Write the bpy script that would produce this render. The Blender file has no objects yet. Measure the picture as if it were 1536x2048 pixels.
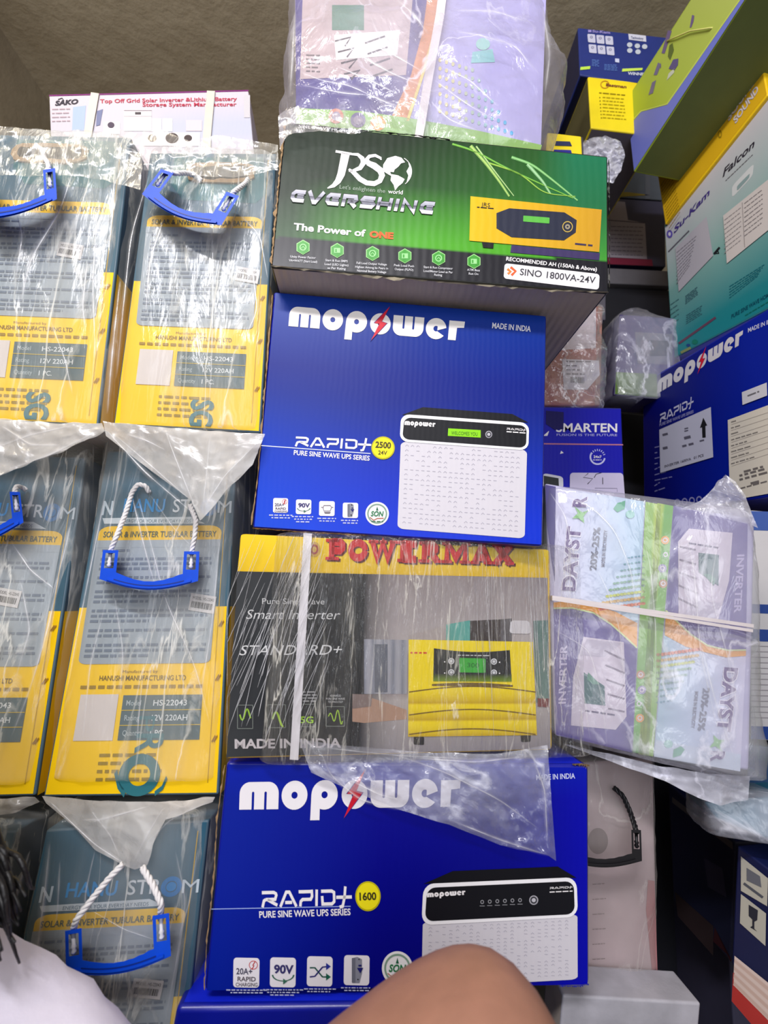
import bpy, bmesh, math, random
from mathutils import Vector as V, Matrix, noise
from mathutils.geometry import tessellate_polygon
S = bpy.context.scene
COL = S.collection
R_ = math.radians
# ------------------------------------------------------------------ camera
F, CX, CY = 950.0, 768.0, 1024.0          # focal length in pixels of the 1536x2048 frame
CAM = V((0, 0, 0.8))
zc = V((284, 5237, -F)).normalized()
fc = V((0, 0, -1)); yc = (fc - zc*fc.dot(zc)).normalized(); xc = yc.cross(zc)
RW = Matrix((xc, yc, zc))                  # camera -> world
cam = bpy.data.cameras.new('camera'); co = bpy.data.objects.new('camera', cam); COL.objects.link(co)
cam.sensor_fit = 'VERTICAL'; cam.sensor_height = 36; cam.sensor_width = 27
cam.lens = F/2048*36; cam.clip_start = 0.02
co.matrix_world = Matrix.Translation(CAM) @ RW.to_4x4()
S.camera = co
cam.dof.use_dof = True; cam.dof.focus_distance = 0.66; cam.dof.aperture_fstop = 4.5
# ------------------------------------------------------------------ light
S.view_settings.view_transform = 'Standard'; S.view_settings.look = 'None'
S.view_settings.gamma = 1; S.view_settings.use_curve_mapping = False
S.view_settings.exposure = 0.2
S.cycles.transparent_max_bounces = 24
w = bpy.data.worlds.new('world'); S.world = w; w.use_nodes = True
w.node_tree.nodes['Background'].inputs[0].default_value = (0.75, 0.82, 1.0, 1)
w.node_tree.nodes['Background'].inputs[1].default_value = 0.35
def area(name, loc, target, sx, sy, power, color):
    l = bpy.data.lights.new(name, 'AREA'); l.shape = 'RECTANGLE'; l.size = sx; l.size_y = sy
    l.energy = power; l.color = color
    o = bpy.data.objects.new(name, l); COL.objects.link(o); o.location = loc
    o.rotation_euler = (V(target)-V(loc)).to_track_quat('-Z', 'Y').to_euler()
    return o
area('doorway_daylight', (0.1, -1.75, 1.35), (0.1, 0.6, 0.9), 1.5, 1.5, 22, (0.95, 0.96, 1.0))
area('ceiling_tube_light', (-0.40, -0.75, 2.10), (0.0, 0.55, 1.0), 0.9, 0.08, 25, (0.97, 0.96, 1.0))
area('ceiling_tube_light', (-0.85, -0.05, 2.16), (-0.3, 0.6, 1.0), 0.05, 0.7, 5, (1.0, 0.88, 0.66))
# ------------------------------------------------------------------ colour and materials
def c(r, g=None, b=None):
    if g is None: g = b = r
    f = lambda x: ((x/255+0.055)/1.055)**2.4 if x > 10 else x/255/12.92
    return (f(r), f(g), f(b), 1.0)
def mixc(a, b, t): return tuple(a[i]*(1-t)+b[i]*t for i in range(4))
MATS = {}
def nodes_of(name):
    m = bpy.data.materials.new(name); m.use_nodes = True
    nt = m.node_tree; return m, nt, nt.nodes['Principled BSDF']
def N(nt, t, **kw):
    n = nt.nodes.new(t)
    for k, v in kw.items(): setattr(n, k, v)
    return n
def mat(name, col, rough=0.5, bump=0.0, scale=60.0, coat=0.0, spec=0.5, metal=0.0, vary=0.06, corr=0.0, stretch=(1, 1, 1), sss=0.0):
    """plain surface with procedural mottling, fine bump and (corr) cardboard flutes"""
    if name in MATS: return MATS[name]
    m, nt, p = nodes_of(name)
    L = nt.links.new
    tc = N(nt, 'ShaderNodeTexCoord'); mp = N(nt, 'ShaderNodeMapping'); mp.inputs['Scale'].default_value = stretch
    L(tc.outputs['Object'], mp.inputs[0])
    nz = N(nt, 'ShaderNodeTexNoise'); nz.inputs['Scale'].default_value = scale; nz.inputs['Detail'].default_value = 5
    L(mp.outputs[0], nz.inputs['Vector'])
    mx = N(nt, 'ShaderNodeMix', data_type='RGBA'); L(nz.outputs['Fac'], mx.inputs[0])
    mx.inputs[6].default_value = tuple(x*(1-vary*2) for x in col[:3])+(1,)
    mx.inputs[7].default_value = tuple(min(1, x*(1+vary*2)) for x in col[:3])+(1,)
    L(mx.outputs[2], p.inputs['Base Color'])
    p.inputs['Roughness'].default_value = rough; p.inputs['Metallic'].default_value = metal
    p.inputs['Coat Weight'].default_value = coat; p.inputs['Coat Roughness'].default_value = 0.15
    p.inputs['Specular IOR Level'].default_value = spec
    if sss: p.inputs['Subsurface Weight'].default_value = sss; p.inputs['Subsurface Scale'].default_value = 0.01
    h = nz.outputs['Fac']
    if corr:
        wv = N(nt, 'ShaderNodeTexWave'); wv.inputs['Scale'].default_value = corr; wv.inputs['Distortion'].default_value = 0.6
        L(tc.outputs['Object'], wv.inputs[0])
        ad = N(nt, 'ShaderNodeMath', operation='ADD'); L(wv.outputs['Fac'], ad.inputs[0]); L(nz.outputs['Fac'], ad.inputs[1]); h = ad.outputs[0]
    if bump:
        b = N(nt, 'ShaderNodeBump'); b.inputs['Strength'].default_value = bump; b.inputs['Distance'].default_value = 0.002
        L(h, b.inputs['Height']); L(b.outputs[0], p.inputs['Normal'])
    MATS[name] = m; return m
def print_mat(name, rough=0.45, bump=0.03, corr=45.0, coat=0.03, spec=0.18):
    """ink printed on card: colours come from the printed artwork (colour attribute)"""
    if name in MATS: return MATS[name]
    m, nt, p = nodes_of(name); L = nt.links.new
    a = N(nt, 'ShaderNodeVertexColor'); a.layer_name = 'ink'; L(a.outputs[0], p.inputs['Base Color'])
    p.inputs['Roughness'].default_value = rough; p.inputs['Coat Weight'].default_value = coat; p.inputs['Coat Roughness'].default_value = 0.2; p.inputs['Specular IOR Level'].default_value = spec
    tc = N(nt, 'ShaderNodeTexCoord')
    wv = N(nt, 'ShaderNodeTexWave'); wv.inputs['Scale'].default_value = corr; wv.inputs['Distortion'].default_value = 2.5
    L(tc.outputs['Object'], wv.inputs[0])
    nz = N(nt, 'ShaderNodeTexNoise'); nz.inputs['Scale'].default_value = 14; nz.inputs['Detail'].default_value = 6
    L(tc.outputs['Object'], nz.inputs['Vector'])
    ad = N(nt, 'ShaderNodeMath', operation='MULTIPLY_ADD'); L(nz.outputs['Fac'], ad.inputs[0]); ad.inputs[1].default_value = 5; L(wv.outputs['Fac'], ad.inputs[2])
    b = N(nt, 'ShaderNodeBump'); b.inputs['Strength'].default_value = bump; b.inputs['Distance'].default_value = 0.002
    L(ad.outputs[0], b.inputs['Height']); L(b.outputs[0], p.inputs['Normal'])
    MATS[name] = m; return m
def film(name, milk=0.10, crease=0.5, scale=9.0, stretch=(1, 1, 1), rot=(0, 0, 0), tint=(0.93, 0.93, 0.97), gloss=0.35, bump=0.6, rough=0.16):
    """thin polythene: mostly see-through, cloudy where it is creased, shiny"""
    if name in MATS: return MATS[name]
    m = bpy.data.materials.new(name); m.use_nodes = True; nt = m.node_tree; L = nt.links.new
    nt.nodes.remove(nt.nodes['Principled BSDF']); out = nt.nodes['Material Output']
    tc = N(nt, 'ShaderNodeTexCoord'); mp = N(nt, 'ShaderNodeMapping')
    mp.inputs['Scale'].default_value = stretch; mp.inputs['Rotation'].default_value = rot
    L(tc.outputs['Object'], mp.inputs[0])
    nz = N(nt, 'ShaderNodeTexNoise'); nz.inputs['Scale'].default_value = scale; nz.inputs['Detail'].default_value = 6; nz.inputs['Distortion'].default_value = 0.7
    L(mp.outputs[0], nz.inputs['Vector'])
    # crease lines = where the noise crosses one half
    s1 = N(nt, 'ShaderNodeMath', operation='SUBTRACT'); L(nz.outputs['Fac'], s1.inputs[0]); s1.inputs[1].default_value = 0.5
    ab = N(nt, 'ShaderNodeMath', operation='ABSOLUTE'); L(s1.outputs[0], ab.inputs[0])
    cr = N(nt, 'ShaderNodeMapRange'); L(ab.outputs[0], cr.inputs[0]); cr.inputs[1].default_value = 0.0; cr.inputs[2].default_value = 0.022
    cr.inputs[3].default_value = 1; cr.inputs[4].default_value = 0
    n2 = N(nt, 'ShaderNodeTexNoise'); n2.inputs['Scale'].default_value = scale*0.45; n2.inputs['Detail'].default_value = 3; L(mp.outputs[0], n2.inputs['Vector'])
    cl = N(nt, 'ShaderNodeMapRange'); L(n2.outputs['Fac'], cl.inputs[0]); cl.inputs[1].default_value = 0.42; cl.inputs[2].default_value = 0.72
    cl.inputs[3].default_value = milk*0.5; cl.inputs[4].default_value = milk*1.9
    cm = N(nt, 'ShaderNodeMath', operation='MULTIPLY'); L(cr.outputs[0], cm.inputs[0]); cm.inputs[1].default_value = crease
    ms = N(nt, 'ShaderNodeMapRange'); L(n2.outputs['Fac'], ms.inputs[0]); ms.inputs[1].default_value = 0.4; ms.inputs[2].default_value = 0.65
    c2 = N(nt, 'ShaderNodeMath', operation='MULTIPLY'); L(cm.outputs[0], c2.inputs[0]); L(ms.outputs[0], c2.inputs[1])
    fa = N(nt, 'ShaderNodeMath', operation='ADD', use_clamp=True); L(cl.outputs[0], fa.inputs[0]); L(c2.outputs[0], fa.inputs[1])
    tr = N(nt, 'ShaderNodeBsdfTransparent'); tr.inputs[0].default_value = (0.985, 0.985, 0.99, 1)
    df = N(nt, 'ShaderNodeBsdfDiffuse'); df.inputs[0].default_value = tint+(1,)
    tl = N(nt, 'ShaderNodeBsdfTranslucent'); tl.inputs[0].default_value = tint+(1,)
    md = N(nt, 'ShaderNodeMixShader'); md.inputs[0].default_value = 0.3; L(df.outputs[0], md.inputs[1]); L(tl.outputs[0], md.inputs[2])
    m1 = N(nt, 'ShaderNodeMixShader'); L(fa.outputs[0], m1.inputs[0]); L(tr.outputs[0], m1.inputs[1]); L(md.outputs[0], m1.inputs[2])
    gl = N(nt, 'ShaderNodeBsdfGlossy'); gl.inputs['Roughness'].default_value = rough; gl.inputs[0].default_value = (1, 1, 1, 1)
    n3 = N(nt, 'ShaderNodeTexNoise'); n3.inputs['Scale'].default_value = scale*2.2; n3.inputs['Detail'].default_value = 4; n3.inputs['Distortion'].default_value = 1.0; L(mp.outputs[0], n3.inputs['Vector'])
    hh = N(nt, 'ShaderNodeMath', operation='ADD'); L(nz.outputs['Fac'], hh.inputs[0]); L(n3.outputs['Fac'], hh.inputs[1])
    b = N(nt, 'ShaderNodeBump'); b.inputs['Strength'].default_value = bump; b.inputs['Distance'].default_value = 0.012
    L(hh.outputs[0], b.inputs['Height']); L(b.outputs[0], gl.inputs['Normal'])
    fr = N(nt, 'ShaderNodeFresnel'); fr.inputs[0].default_value = 1.5; L(b.outputs[0], fr.inputs['Normal'])
    fg = N(nt, 'ShaderNodeMath', operation='MULTIPLY', use_clamp=True); L(fr.outputs[0], fg.inputs[0]); fg.inputs[1].default_value = gloss*2.4
    fmx = N(nt, 'ShaderNodeMath', operation='MINIMUM'); L(fg.outputs[0], fmx.inputs[0]); fmx.inputs[1].default_value = 0.34*gloss+0.04
    m2 = N(nt, 'ShaderNodeMixShader'); L(fmx.outputs[0], m2.inputs[0]); L(m1.outputs[0], m2.inputs[1]); L(gl.outputs[0], m2.inputs[2])
    L(m2.outputs[0], out.inputs[0])
    MATS[name] = m; return m
CARD = mat('brown_cardboard', c(150, 122, 88), 0.85, 0.3, 90, corr=0)
WCARD = mat('white_cardboard', c(196, 184, 172), 0.7, 0.5, 40, corr=30, vary=0.05)
BLUEP = mat('blue_plastic', c(6, 72, 205), 0.45, 0.05, 80, coat=0.0, spec=0.3)
ROPE = mat('white_rope', c(225, 222, 222), 0.8, 0.3, 200)
WSTRAP = mat('white_strap', c(222, 218, 222), 0.35, 0.1, 60, coat=0.3)
PRINT = print_mat('printed_ink')
PRINTG = print_mat('printed_ink_fluted', 0.42, 0.07, 30.0, 0.04, 0.25)
# ------------------------------------------------------------------ geometry helpers
def ray(px, py):
    d = RW @ V(((px-CX)/F, -(py-CY)/F, -1.0)); return d/d.y
class Face:
    """a flat face of a box: a real plane in the room; at() finds the spot on it behind a photo coordinate"""
    def __init__(s, p0, n): s.p0, s.n = V(p0), V(n).normalized()
    def at(s, px, py, off=0.0):
        r = ray(px, py); q = s.p0 + s.n*off
        return CAM + r*((q-CAM).dot(s.n)/r.dot(s.n))
def face_at(px, py, depth, yaw, tilt=0):
    y, t = R_(yaw), R_(tilt)
    n = V((math.sin(y)*math.cos(t), -math.cos(y)*math.cos(t), math.sin(t)))
    return Face(CAM + ray(px, py)*depth, n)
def thing(name, label, cat, loc, group=None):
    o = bpy.data.objects.new(name, None); COL.objects.link(o); o.location = loc; o.empty_display_size = 0.05
    o['label'] = label; o['category'] = cat
    if group: o['group'] = group
    bpy.context.view_layer.update()
    return o
def wloc(o):
    q = V((0, 0, 0))
    while o: q = q + o.location; o = o.parent
    return q
def obj(name, verts, faces, mats, parent=None, mi=None, smooth=False, cols=None):
    me = bpy.data.meshes.new(name)
    off = wloc(parent)
    me.from_pydata([V(v)-off for v in verts], [], faces)
    if not isinstance(mats, (list, tuple)): mats = [mats]
    for m in mats: me.materials.append(m)
    if mi: me.polygons.foreach_set('material_index', mi)
    if smooth: me.polygons.foreach_set('use_smooth', [True]*len(me.polygons))
    if cols:
        a = me.color_attributes.new('ink', 'FLOAT_COLOR', 'POINT')
        a.data.foreach_set('color', [x for q in cols for x in q])
    me.update()
    o = bpy.data.objects.new(name, me); COL.objects.link(o)
    if parent:
        o.parent = parent
        if parent.type == 'MESH': o.location = (0, 0, 0)
    return o
def tag(o, label, cat, group=None):
    o['label'] = label; o['category'] = cat
    if group: o['group'] = group
    return o
class MB:
    """collects shapes into one mesh"""
    def __init__(s): s.v, s.f, s.m = [], [], []
    def add(s, vs, fs, m=0):
        b = len(s.v); s.v += [V(x) for x in vs]; s.f += [tuple(b+i for i in f) for f in fs]; s.m += [m]*len(fs)
    def quad(s, a, b, c_, d, m=0): s.add([a, b, c_, d], [(0, 1, 2, 3)], m)
    def tube(s, pts, r, n=8, m=0, caps=True):
        pts = [V(p) for p in pts]; rr = r if isinstance(r, (list, tuple)) else [r]*len(pts)
        vs = []; up = None
        for i, p in enumerate(pts):
            t = (pts[min(i+1, len(pts)-1)]-pts[max(i-1, 0)]).normalized()
            if up is None: up = t.orthogonal().normalized()
            up = (up - t*up.dot(t)).normalized(); sd = t.cross(up)
            for k in range(n):
                a = 2*math.pi*k/n; vs.append(p + (up*math.cos(a)+sd*math.sin(a))*rr[i])
        fs = [(i*n+k, i*n+(k+1) % n, (i+1)*n+(k+1) % n, (i+1)*n+k) for i in range(len(pts)-1) for k in range(n)]
        if caps: fs += [tuple(range(n))[::-1], tuple((len(pts)-1)*n+k for k in range(n))]
        s.add(vs, fs, m)
    def prism(s, outline, holes, fn, t, m=0):
        """extrude a 2-D outline with holes; fn(x, y, z) -> point"""
        loops = [outline]+list(holes)
        flat = [p for l in loops for p in l]; k = len(flat)
        tris = tessellate_polygon([[V((p[0], p[1], 0)) for p in l] for l in loops])
        vs = [fn(p[0], p[1], 0) for p in flat]+[fn(p[0], p[1], t) for p in flat]
        fs = [tuple(x) for x in tris]+[tuple(q+k for q in x)[::-1] for x in tris]
        st = 0
        for l in loops:
            for i in range(len(l)):
                a, b = st+i, st+(i+1) % len(l); fs.append((a, b, b+k, a+k))
            st += len(l)
        s.add(vs, fs, m)
    def build(s, name, mats, parent=None, smooth=False, fix=True):
        o = obj(name, s.v, s.f, mats, parent, s.m, smooth)
        if fix:
            bm = bmesh.new(); bm.from_mesh(o.data); bmesh.ops.recalc_face_normals(bm, faces=bm.faces); bm.to_mesh(o.data); bm.free()
        return o
def box_mesh(name, P8, mats, parent, bev=0.003, mi=(0, 1, 2, 3, 1, 4), dent=0.0, seed=0, cuts=0):
    """P8: front TL TR BR BL, back TL TR BR BL. mats: front, sides, top, bottom, back"""
    bm = bmesh.new(); vs = [bm.verts.new(V(p)-wloc(parent)) for p in P8]
    quads = [(0, 3, 2, 1), (1, 2, 6, 5), (4, 5, 6, 7), (0, 4, 7, 3), (0, 1, 5, 4), (3, 7, 6, 2)]
    idx = [0, 1, 4, 1, 2, 3]
    for q, k in zip(quads, idx):
        f = bm.faces.new([vs[i] for i in q]); f.material_index = min(k, len(mats)-1)
    bmesh.ops.recalc_face_normals(bm, faces=bm.faces)
    bmesh.ops.bevel(bm, geom=list(bm.edges), offset=bev, segments=3, profile=0.6, affect='EDGES', clamp_overlap=True)
    me = bpy.data.meshes.new(name); bm.to_mesh(me); bm.free()
    for m in mats: me.materials.append(m)
    me.polygons.foreach_set('use_smooth', [True]*len(me.polygons))
    o = bpy.data.objects.new(name, me); COL.objects.link(o); o.parent = parent
    md = o.modifiers.new('weighted_normals', 'WEIGHTED_NORMAL'); md.keep_sharp = False
    return o
class Box: pass
def carton(name, label, cat, corners, depth, yaw, tilt, thick, mats, group=None, bev=0.003, back=None, body='carton'):
    """corners: photo coordinates of the front TL TR BR BL; depth at their mean"""
    mx = sum(p[0] for p in corners)/4; my = sum(p[1] for p in corners)/4
    fa = face_at(mx, my, depth, yaw, tilt)
    P = [fa.at(*p) for p in corners]
    bk = -fa.n*thick if back is None else V(back)
    Q = [p+bk for p in P]
    base = (P[2]+P[3]+Q[2]+Q[3])/4
    b = Box(); b.face = fa; b.P = P; b.Q = Q; b.bk = bk; b.corners = corners
    b.root = thing(name, label, cat, base, group)
    b.body = box_mesh(body, P+Q, mats, b.root, bev)
    print('BOX %-14s w %.3f h %.3f  z %.3f..%.3f  x %.3f..%.3f y %.3f..%.3f' % (name, (P[1]-P[0]).length, (P[3]-P[0]).length,
          min(p.z for p in P), max(p.z for p in P), min(p.x for p in P+Q), max(p.x for p in P+Q), min(p.y for p in P+Q), max(p.y for p in P+Q)))
    return b
def bil(P, u, v):  # P = TL TR BR BL
    return (P[0]*(1-u)+P[1]*u)*(1-v)+(P[3]*(1-u)+P[2]*u)*v
# ------------------------------------------------------------------ printed artwork
TEXTS = {}
def text_mesh(s, bold=0.0, shear=0.0):
    k = (s, bold, shear)
    if k in TEXTS: return TEXTS[k]
    cu = bpy.data.curves.new('t', 'FONT'); cu.body = s; cu.offset = bold; cu.shear = shear; cu.resolution_u = 3
    o = bpy.data.objects.new('t', cu); COL.objects.link(o)
    dg = bpy.context.evaluated_depsgraph_get(); me = bpy.data.meshes.new_from_object(o.evaluated_get(dg))
    vs = [(v.co.x, v.co.y) for v in me.vertices]; fs = [tuple(p.vertices) for p in me.polygons]
    bpy.data.objects.remove(o); bpy.data.curves.remove(cu); bpy.data.meshes.remove(me)
    x0 = min(v[0] for v in vs); x1 = max(v[0] for v in vs)
    TEXTS[k] = ([((v[0]-x0)/(x1-x0), v[1]/0.70) for v in vs], fs); return TEXTS[k]
LAY = 0.00028
class Art:
    def __init__(s, mapfn): s.m = mapfn; s.v, s.f, s.c = [], [], []
    def raw(s, pts, faces, col, lay):
        b = len(s.v)
        for i, p in enumerate(pts):
            s.v.append(s.m(p[0], p[1], lay*LAY)); s.c.append(col(i) if callable(col) else col)
        s.f += [tuple(b+i for i in f) for f in faces]
    def poly(s, pts, col, lay=1, holes=()):
        if len(pts) == 4 and not holes: s.raw(pts, [(0, 1, 2, 3)], col, lay); return
        loops = [pts]+list(holes)
        tr = tessellate_polygon([[V((p[0], p[1], 0)) for p in l] for l in loops])
        s.raw([p for l in loops for p in l], [tuple(t) for t in tr], col, lay)
    def grad(s, q, fn, nu=24, nv=16, lay=1):
        pts, cols = [], []
        for j in range(nv+1):
            for i in range(nu+1):
                u, v = i/nu, j/nv
                pts.append(tuple((q[0][k]*(1-u)+q[1][k]*u)*(1-v)+(q[3][k]*(1-u)+q[2][k]*u)*v for k in (0, 1))); cols.append(fn(u, v))
        s.raw(pts, [(j*(nu+1)+i, j*(nu+1)+i+1, (j+1)*(nu+1)+i+1, (j+1)*(nu+1)+i) for j in range(nv) for i in range(nu)], lambda i: cols[i], lay)
    def rr(s, q, col, lay=1, r=0.15, asp=1.0, inset=0.0):
        """rounded rectangle in quad q (TL TR BR BL); asp = width/height"""
        pts = []
        rx, ry = r/max(asp, 1), r/max(1/asp, 1)
        for cx_, cy_, a0 in ((rx, ry, 180), (1-rx, ry, 270), (1-rx, 1-ry, 0), (rx, 1-ry, 90)):
            for k in range(6):
                a = R_(a0+k*18); u, v = cx_+rx*math.cos(a), cy_+ry*math.sin(a)
                u = 0.5+(u-0.5)*(1-inset/asp*1.0 if asp > 1 else 1-inset); v = 0.5+(v-0.5)*(1-inset*(1 if asp > 1 else asp))
                pts.append(tuple((q[0][i]*(1-u)+q[1][i]*u)*(1-v)+(q[3][i]*(1-u)+q[2][i]*u)*v for i in (0, 1)))
        s.poly(pts, col, lay)
    def rect(s, x0, y0, x1, y1, col, lay=1, r=0.0):
        q = [(x0, y0), (x1, y0), (x1, y1), (x0, y1)]
        if r: s.rr(q, col, lay, r, abs((x1-x0)/(y1-y0)))
        else: s.poly(q, col, lay)
    def ell(s, x, y, rx, ry, col, lay=1, hole=0.0, n=36, a0=0, a1=360):
        if hole or a1-a0 < 360:
            P = [];  h = hole or 0.0
            for k in range(n+1):
                a = R_(a0+(a1-a0)*k/n); P += [(x+rx*math.cos(a), y-ry*math.sin(a)), (x+rx*h*math.cos(a), y-ry*h*math.sin(a))]
            s.raw(P, [(2*k, 2*k+1, 2*k+3, 2*k+2) for k in range(n)], col, lay)
        else: s.raw([(x+rx*math.cos(2*math.pi*k/n), y-ry*math.sin(2*math.pi*k/n)) for k in range(n)], [tuple(range(n))], col, lay)
    def line(s, pts, w, col, lay=1, w1=None):
        """poly-line of given width (w -> w1 taper)"""
        n = len(pts); P = []
        for i in range(n):
            a, b = pts[max(i-1, 0)], pts[min(i+1, n-1)]
            dx, dy = b[0]-a[0], b[1]-a[1]; l = math.hypot(dx, dy) or 1
            ww = (w if w1 is None else w+(w1-w)*i/(n-1))/2 if not isinstance(w, (list, tuple)) else w[i]/2
            P += [(pts[i][0]-dy/l*ww, pts[i][1]+dx/l*ww), (pts[i][0]+dy/l*ww, pts[i][1]-dx/l*ww)]
        s.raw(P, [(2*i, 2*i+1, 2*i+3, 2*i+2) for i in range(n-1)], col, lay)
    def frame(s, p0, p1, h, up=None):
        dx, dy = p1[0]-p0[0], p1[1]-p0[1]; l = math.hypot(dx, dy)
        if up is None: up = (dy/l, -dx/l)
        ul = math.hypot(*up); up = (up[0]/ul*h, up[1]/ul*h)
        return lambda u, v: (p0[0]+dx*u+up[0]*v, p0[1]+dy*u+up[1]*v)
    def text(s, t, p0, p1, h, col, lay=2, bold=0.0, shear=0.0, up=None):
        vs, fs = text_mesh(t, bold, shear); fr = s.frame(p0, p1, h, up)
        s.raw([fr(*v) for v in vs], fs, col, lay)
    def dashes(s, p0, p1, h, col, lay=2, seed=0, wl=2.6):
        """one line of print too small to read: word-long bars"""
        rd = random.Random(seed); fr = s.frame(p0, p1, h); L = math.hypot(p1[0]-p0[0], p1[1]-p0[1])
        x = 0
        while x < L-h:
            wdt = min(h*wl*(0.5+rd.random()*1.3), L-x); s.poly([fr(x/L, 0.15), fr((x+wdt)/L, 0.15), fr((x+wdt)/L, 0.85), fr(x/L, 0.85)], col, lay)
            x += wdt+h*0.7
    def bars(s, q, col, lay=3, n=26, seed=1):
        rd = random.Random(seed); u = 0
        while u < 1:
            w_ = (0.4+rd.random()*1.6)/n/1.8
            g = lambda u_, v_: tuple((q[0][i]*(1-u_)+q[1][i]*u_)*(1-v_)+(q[3][i]*(1-u_)+q[2][i]*u_)*v_ for i in (0, 1))
            if u+w_ < 1: s.poly([g(u, 0), g(u+w_, 0), g(u+w_, 1), g(u, 1)], col, lay)
            u += w_+(0.4+rd.random())/n/1.8
    def build(s, name, parent, m=None, lab=None):
        o = obj(name, s.v, s.f, m or PRINT, parent, cols=s.c)
        bm = bmesh.new(); bm.from_mesh(o.data)
        bm.faces.ensure_lookup_table(); bm.to_mesh(o.data); bm.free()
        if lab: o['label'] = lab
        return o
# ---- lettering built from outlines, in units of the x-height
def arc(cx_, cy_, r, a0, a1, n=10): return [(cx_+r*math.cos(R_(a0+(a1-a0)*k/n)), cy_+r*math.sin(R_(a0+(a1-a0)*k/n))) for k in range(n+1)]
def block_m(w_, inv=False):
    sl = 0.10; x1, x2 = w_*0.345, w_*0.665
    o = [(0, 0)]+arc(0.42, 0.58, 0.42, 180, 90)+arc(w_-0.42, 0.58, 0.42, 90, 0)+[(w_, 0), (x2+sl/2, 0)]+arc(x2, 0.6, sl/2, 0, 180, 5)+[(x2-sl/2, 0), (x1+sl/2, 0)]+arc(x1, 0.6, sl/2, 0, 180, 5)+[(x1-sl/2, 0)]
    return [(x, 1-y) for x, y in o] if inv else o
def mopower(art, p0, p1, h, col, lay=2, up=None, bolt=(0.62, 0.01, 0.03, 1)):
    fr = art.frame(p0, p1, h, up); W = 9.0
    T = lambda pts, ox: [fr((ox+x)/W, y) for x, y in pts]
    art.poly(T(block_m(1.6), 0), col, lay)
    for ox in (1.72, 4.18):
        art.poly(T(arc(0.53, 0.5, 0.53, 0, 348, 29), ox), col, lay, [T(arc(0.53, 0.5, 0.13, 0, 330, 11), ox)])
    art.poly(T([(0.38, 0.02)]+arc(0.56, 0.5, 0.54, -110, 180, 22)+[(0, -0.42), (0.38, -0.42)], 2.92), col, lay, [T(arc(0.56, 0.5, 0.13, 0, 330, 11), 2.92)])
    art.poly(T(block_m(1.58, True), 5.36), col, lay)
    e = arc(0.53, 0.5, 0.53, 8, 322, 26)+[(0.66, 0.34)]+arc(0.53, 0.5, 0.14, 300, 60, 12)+[(0.60, 0.42)]
    art.poly(T(e, 7.06), col, lay)
    art.poly(T([(0.06, 0), (0.06, 0.97), (0.86, 0.97), (0.84, 0.66), (0.48, 0.63), (0.46, 0)], 8.18), col, lay)
    if bolt:
        b = [(0.95, 1.42), (0.22, 0.52), (0.48, 0.50), (0.12, -0.36), (0.86, 0.56), (0.60, 0.62)]
        art.poly(T([(0.53+(x-0.53)*1.12, 0.5+(y-0.5)*1.1) for x, y in b], 4.18), (0.005, 0.02, 0.25, 1), lay+1)
        art.poly(T(b, 4.18), bolt, lay+2)
def strokes(art, fr, segs, w_, col, lay, sx=1.0):
    """segs: poly-lines in letter space; each run becomes convex quads"""
    for pts in segs:
        P = [(x*sx, y) for x, y in pts]
        n = len(P); L, Rr = [], []
        for i in range(n):
            if i == 0 or i == n-1:
                a, b = (P[0], P[1]) if i == 0 else (P[-2], P[-1]); dx, dy = b[0]-a[0], b[1]-a[1]; l = math.hypot(dx, dy); nx, ny = -dy/l, dx/l; k = 1
            else:
                d1 = (P[i][0]-P[i-1][0], P[i][1]-P[i-1][1]); d2 = (P[i+1][0]-P[i][0], P[i+1][1]-P[i][1])
                l1, l2 = math.hypot(*d1), math.hypot(*d2); n1 = (-d1[1]/l1, d1[0]/l1); n2 = (-d2[1]/l2, d2[0]/l2)
                nx, ny = n1[0]+n2[0], n1[1]+n2[1]; l = math.hypot(nx, ny) or 1; nx, ny = nx/l, ny/l
                k = min(1/max(0.3, nx*n1[0]+ny*n1[1]), 1.5)
            L.append((P[i][0]+nx*w_/2*k, P[i][1]+ny*w_/2*k)); Rr.append((P[i][0]-nx*w_/2*k, P[i][1]-ny*w_/2*k))
        for i in range(n-1):
            q = [L[i], L[i+1], Rr[i+1], Rr[i]]
            if callable(col):
                for v0, v1 in ((-0.2, 0.3), (0.3, 0.52), (0.52, 0.58), (0.58, 1.3)):
                    g = clip(clip(q, v0, 1), v1, -1)
                    if len(g) > 2: art.raw([fr(*p) for p in g], [tuple(range(len(g)))], (lambda gg, a, b: (lambda j: col(gg[j][1], a, b)))(g, v0, v1), lay)
            else: art.raw([fr(*p) for p in q], [(0, 1, 2, 3)], col, lay)
def clip(q, lim, sg):
    out = []
    for i in range(len(q)):
        a, b = q[i], q[(i+1) % len(q)]; ia, ib = (a[1]-lim)*sg >= 0, (b[1]-lim)*sg >= 0
        if ia: out.append(a)
        if ia != ib:
            t = (lim-a[1])/(b[1]-a[1]); out.append((a[0]+(b[0]-a[0])*t, lim))
    return out
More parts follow.
